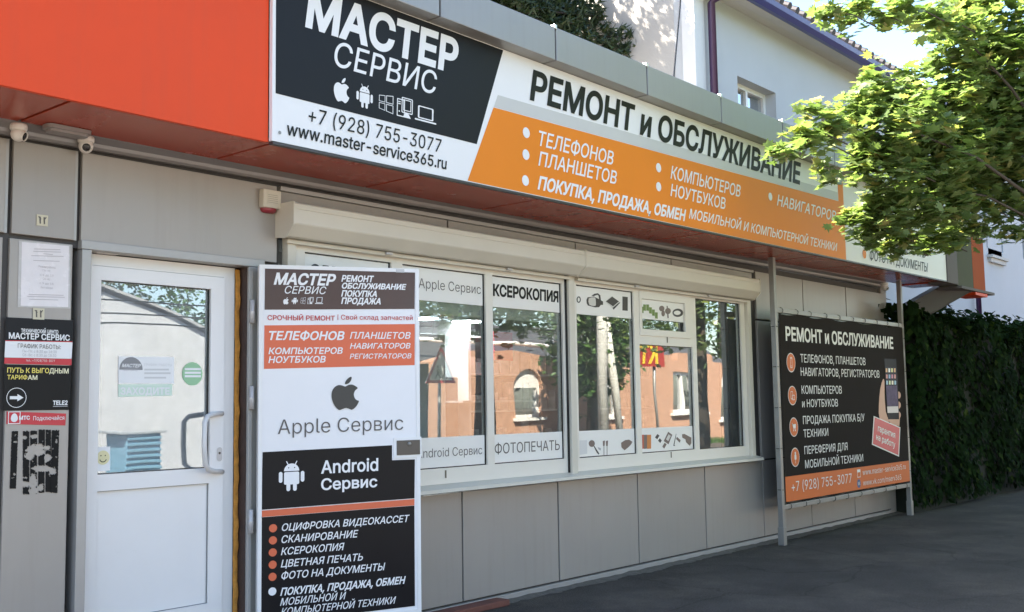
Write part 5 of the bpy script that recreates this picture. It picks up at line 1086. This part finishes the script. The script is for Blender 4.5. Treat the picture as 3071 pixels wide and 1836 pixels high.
for A in (A1, A2, A4):
    wp = part('window', bh); P = arch(A[0]+.001, A[1]-.001, A[2]+.001, A[3]-.001)
    plate('frame', OP, P, [rU(A[0]+.14, A[1]-.14, A[2]+.12, A[2]+(A[3]-A[2])*.62)], -.25, -.12, PVC, wp); plate('pane', OP, rU(A[0]+.1, A[1]-.1, A[2]+.1, A[2]+(A[3]-A[2])*.66), [], -.21, -.2, GLASS_H, wp)
    plate('sill', OP, rU(A[0]-.15, A[1]+.15, A[2]-.1, A[2]), [], -.1, .12, PVC, wp)
wp = part('window', bh); plate('frame', OP, rU(R1[0]+.001, R1[1]-.001, R1[2]+.001, R1[3]-.001), [rU(R1[0]+.12+i*.76, R1[0]+.74+i*.76, R1[2]+.12, R1[3]-.12) for i in range(3)], -.25, -.1, PVC, wp); plate('pane', OP, rU(R1[0]+.1, R1[1]-.1, R1[2]+.1, R1[3]-.1), [], -.2, -.19, GLASS_H, wp); plate('sill', OP, rU(R1[0]-.15, R1[1]+.15, R1[2]-.1, R1[2]), [], -.1, .14, PVC, wp)
text_uv(OP, 'КА', -R1[1]+.95, 1.85, .5, .26, 0, 0, S_TEXTB, bh, .01, -.17); text_uv(OP, '36', -R1[1]+.95, 1.5, .4, .26, 0, 0, S_TEXTB, bh, .01, -.17)
box('side_wall', 22.6, 22.9, OY-7, OY-.401+.8, 0, 2.9, BRICK, bh); box('room_back', 23, 42.8, OY-2.6, OY-2.5, 0, 3, ROOMW, bh)
prism('roof', [(OY-.42, 3.0), (OY-3.6, 4.6), (OY-7, 3.0)], 22.4, 43, M('grey_sheet_roof', (.10, .10, .11), .5, .2, .1), bh)
tube('gutter', [(22.4, OY-.42, 3.62), (34, OY-.42, 3.72)], .07, PVC, bh, 8)
wh_ = thing('white_street_house', 'sunlit white gabled house across the street, mirrored in the door glass', 'house', (12, OY-2, 0))
GA = M('white_render', (.50, .52, .56), .9, 0, .12, .8)
V = [(7.5, OY, 0), (17.2, OY, 0), (17.2, OY, 3.0), (12.3, OY, 4.3), (7.5, OY, 3.0)]; V += [(x, OY-7, z) for x, y, z in V]
link('wall', fromp(wh_, mesh('wall', V, [(0, 1, 2, 3, 4)[::-1], (5, 6, 7, 8, 9), (0, 5, 9, 4), (1, 2, 7, 6)])), GA, wh_)
for s, e in (((7.1, 2.95), (12.3, 4.42)), ((12.3, 4.42), (17.6, 2.95))): obox('roof', ((s[0]+e[0])/2, OY+.12, (s[1]+e[1])/2), ((s[0]+e[0])/2, OY-7.2, (s[1]+e[1])/2), math.hypot(e[0]-s[0], e[1]-s[1]), .06, M('pale_sheet_roof', (.42, .43, .45), .5, .1, .1), wh_, up=(-(e[1]-s[1]), 0, e[0]-s[0]))
bl_ = mir(None, (412, 1330), 13.0) + Vector((.35, 0, 0)); crt = thing('blue_bin', 'blue slatted container across the street, mirrored in the door glass', 'container', (bl_.x, -13.4, 0))
BLU = M('blue_plastic', (.13, .27, .38), .5, 0, .1)
box('bin_body', bl_.x-.38, bl_.x+.4, -13.8, -13.1, .0, 1.2, BLU, crt, .03)
for i in range(9): box('bin_rib', bl_.x-.38, bl_.x+.4, -13.1, -13.06, .12+i*.12, .17+i*.12, BLU, crt, .01)
box('bin_lid', bl_.x-.55, bl_.x+.5, -13.85, -13.03, 1.2, 1.26, M('bin_lid_grey', (.3, .33, .36), .5), crt, .02)
# children-crossing sign
sg = mir(w1, (205, 765), 9.5); wsn = thing('warning_sign', 'red-bordered triangular children warning sign on a pole across the road', 'sign', (sg.x, sg.y, 0))
SPn = Plane((sg.x, sg.y, sg.z), (-1, 0, 0)); tube('pole', [(sg.x, sg.y-.05, 0), (sg.x, sg.y-.05, sg.z+.4)], .035, POLE_M, wsn, 10)
tri = lambda r: [(r*math.cos(rad(a)), r*math.sin(rad(a))) for a in (90, 210, 330)]
plate('plate', SPn, tri(.52), [], -.02, 0, METAL_L, wsn); shape_on('red_border', SPn, tri(.52), RED_P, wsn, .002, [tri(.40)]); shape_on('white_field', SPn, tri(.40), S_WHITE, wsn, .0025)
for dx in (-.1, .1):
    shape_on('child_figure', SPn, circ((dx, .07), .035, 10), S_TEXTB, wsn, .004); shape_on('child_figure', SPn, [(dx-.03, .03), (dx+.03, .03), (dx+.025, -.06), (dx+.09, -.16), (dx+.06, -.17), (dx, -.08), (dx-.07, -.17), (dx-.1, -.15), (dx-.03, -.06)], S_TEXTB, wsn, .004)
# utility pole, signboard with yellow letters
up_ = mir(w2, (320, 800), 13.2); upo = thing('utility_pole', 'pale concrete utility pole across the street in front of the brick house', 'pole', (up_.x, up_.y, 0)); CPM = M('pole_concrete', (.55, .54, .5), .85, 0, .15)
tube('post', [(up_.x, up_.y, 0), (up_.x, up_.y, 8)], [.17, .12], CPM, upo, 12); tube('strut', [(up_.x+1.0, up_.y, 0), (up_.x+.1, up_.y, 4.6)], .11, CPM, upo, 10)
for k in range(4):
    tag(tube('overhead_wire', [(-30, up_.y-.2-.25*k, 4.7-.28*k)] + [(up_.x*t+(-30)*(1-t), up_.y-.2-.25*k, 4.7-.28*k-.7*math.sin(math.pi*t)-.12*math.sin(9*t+k)) for t in [i/16 for i in range(1, 16)]] + [(up_.x, up_.y-.2-.25*k, 4.7-.28*k)], .018, BLK, None, 5), 'dark overhead wire %s across the far side of the street' % ('highest of the four', 'second from the top', 'third from the top', 'lowest of the four')[k], 'wire', 'overhead wires along the street')
kt = mir(w2, (650, 625), 13.6); kb = thing('red_signboard', 'red roadside signboard with big yellow letters, mirrored in the window', 'signboard', (kt.x, kt.y, 0))
KP = Plane((kt.x, kt.y, kt.z), (-1, 0, 0)); plate('board', KP, rc(-.9, .75, -.42, .42), [], -.06, 0, M('red_board', (.35, .03, .02), .5), kb); text_uv(KP, 'КТ', -.55, -.3, 1.15, .6, 0, 0, M('yellow_letter', (.75, .5, .03), .5, 0, 0), kb, .03, .01)
for dx in (-.6, .5): tube('post', [(kt.x+dx, kt.y-.12, 0), (kt.x+dx, kt.y-.12, kt.z+.35)], .05, POLE_M, kb, 8)
# trees behind the houses
def street_tree(x, y, H, R, lab, nclump=420):
    t = thing('street_tree', lab, 'tree', (x, y, 0), 'trees across the street'); tube('trunk', [(x, y, 0), (x+.1, y, H*.35), (x, y+.1, H*.75)], [.22, .17, .06], BARK, t, 10)
    c = []; nn = []; s = []
    for q in range(nclump):
        d = Vector(rng.normal(size=3)).normalized(); p = Vector((x, y, H*.62))+Vector((d.x*R, d.y*R, d.z*H*.36))*rng.uniform(.25, 1)**.4
        for k in range(14): c.append(tuple(p+Vector(rng.normal(size=3))*.28)); nn.append(tuple(Vector((0, .3, .9))+Vector(rng.normal(size=3))*.6)); s.append(rng.uniform(.16, .3))
    o = link('crown', fromp(t, leaf_mesh('crown', np.array(c), np.array(nn), np.array(s), QT, QF, np.clip(rng.normal(.4, .25, len(c)), 0, 1))), FARL, t); o['kind'] = 'stuff'
for a in ((8, -26, 9, 4, 'broad green tree behind the white gabled house'), (14.5, -27, 10, 4.2, 'taller green tree right behind the white house ridge'), (22, -26, 9, 3.8, 'green tree between the white house and the brick house'), (29, -26, 10, 4.5, 'large green tree behind the arched brick gable'), (36.5, -25.5, 9, 4, 'green tree behind the brick house window'), (44, -25, 10, 4.6, 'green tree past the far end of the brick house'), (27.7, -14.4, 6.6, 1.15, 'small green tree on the far pavement beside the utility pole'), (53, -24, 11, 5, 'tall green tree farthest along the street'), (0, -25, 9, 4, 'green tree opposite the left end of the shop'), (-10, -24, 10, 4.5, 'green tree farthest to the left across the street')): street_tree(a[0], a[1], a[2]*(1.35 if a[1] < -20 else 1), a[3]*1.1, a[4])
n = 6000; gx = rng.uniform(20, 46, n); C0 = np.stack([gx, rng.uniform(-16.6, -15.7, n), np.full(n, .08)], 1)
o = link('verge_grass', leaf_mesh('verge_grass', C0, np.stack([rng.normal(0, 1, n), rng.normal(0, 1, n), rng.normal(0, .2, n)], 1), rng.uniform(.14, .34, n), [(-.06, -.4, 0), (.06, -.4, 0), (0, .6, .1)], [(0, 1, 2)], np.clip(rng.normal(.6, .2, n), 0, 1), np.tile(np.array([[0, 0, 1.]]), (n, 1))+rng.normal(size=(n, 3))*.2), FARL)
tag(o, 'strip of rough green grass at the foot of the brick house', 'grass', kind='stuff')
bpy.data.objects.remove(_to); bpy.data.curves.remove(_tc)
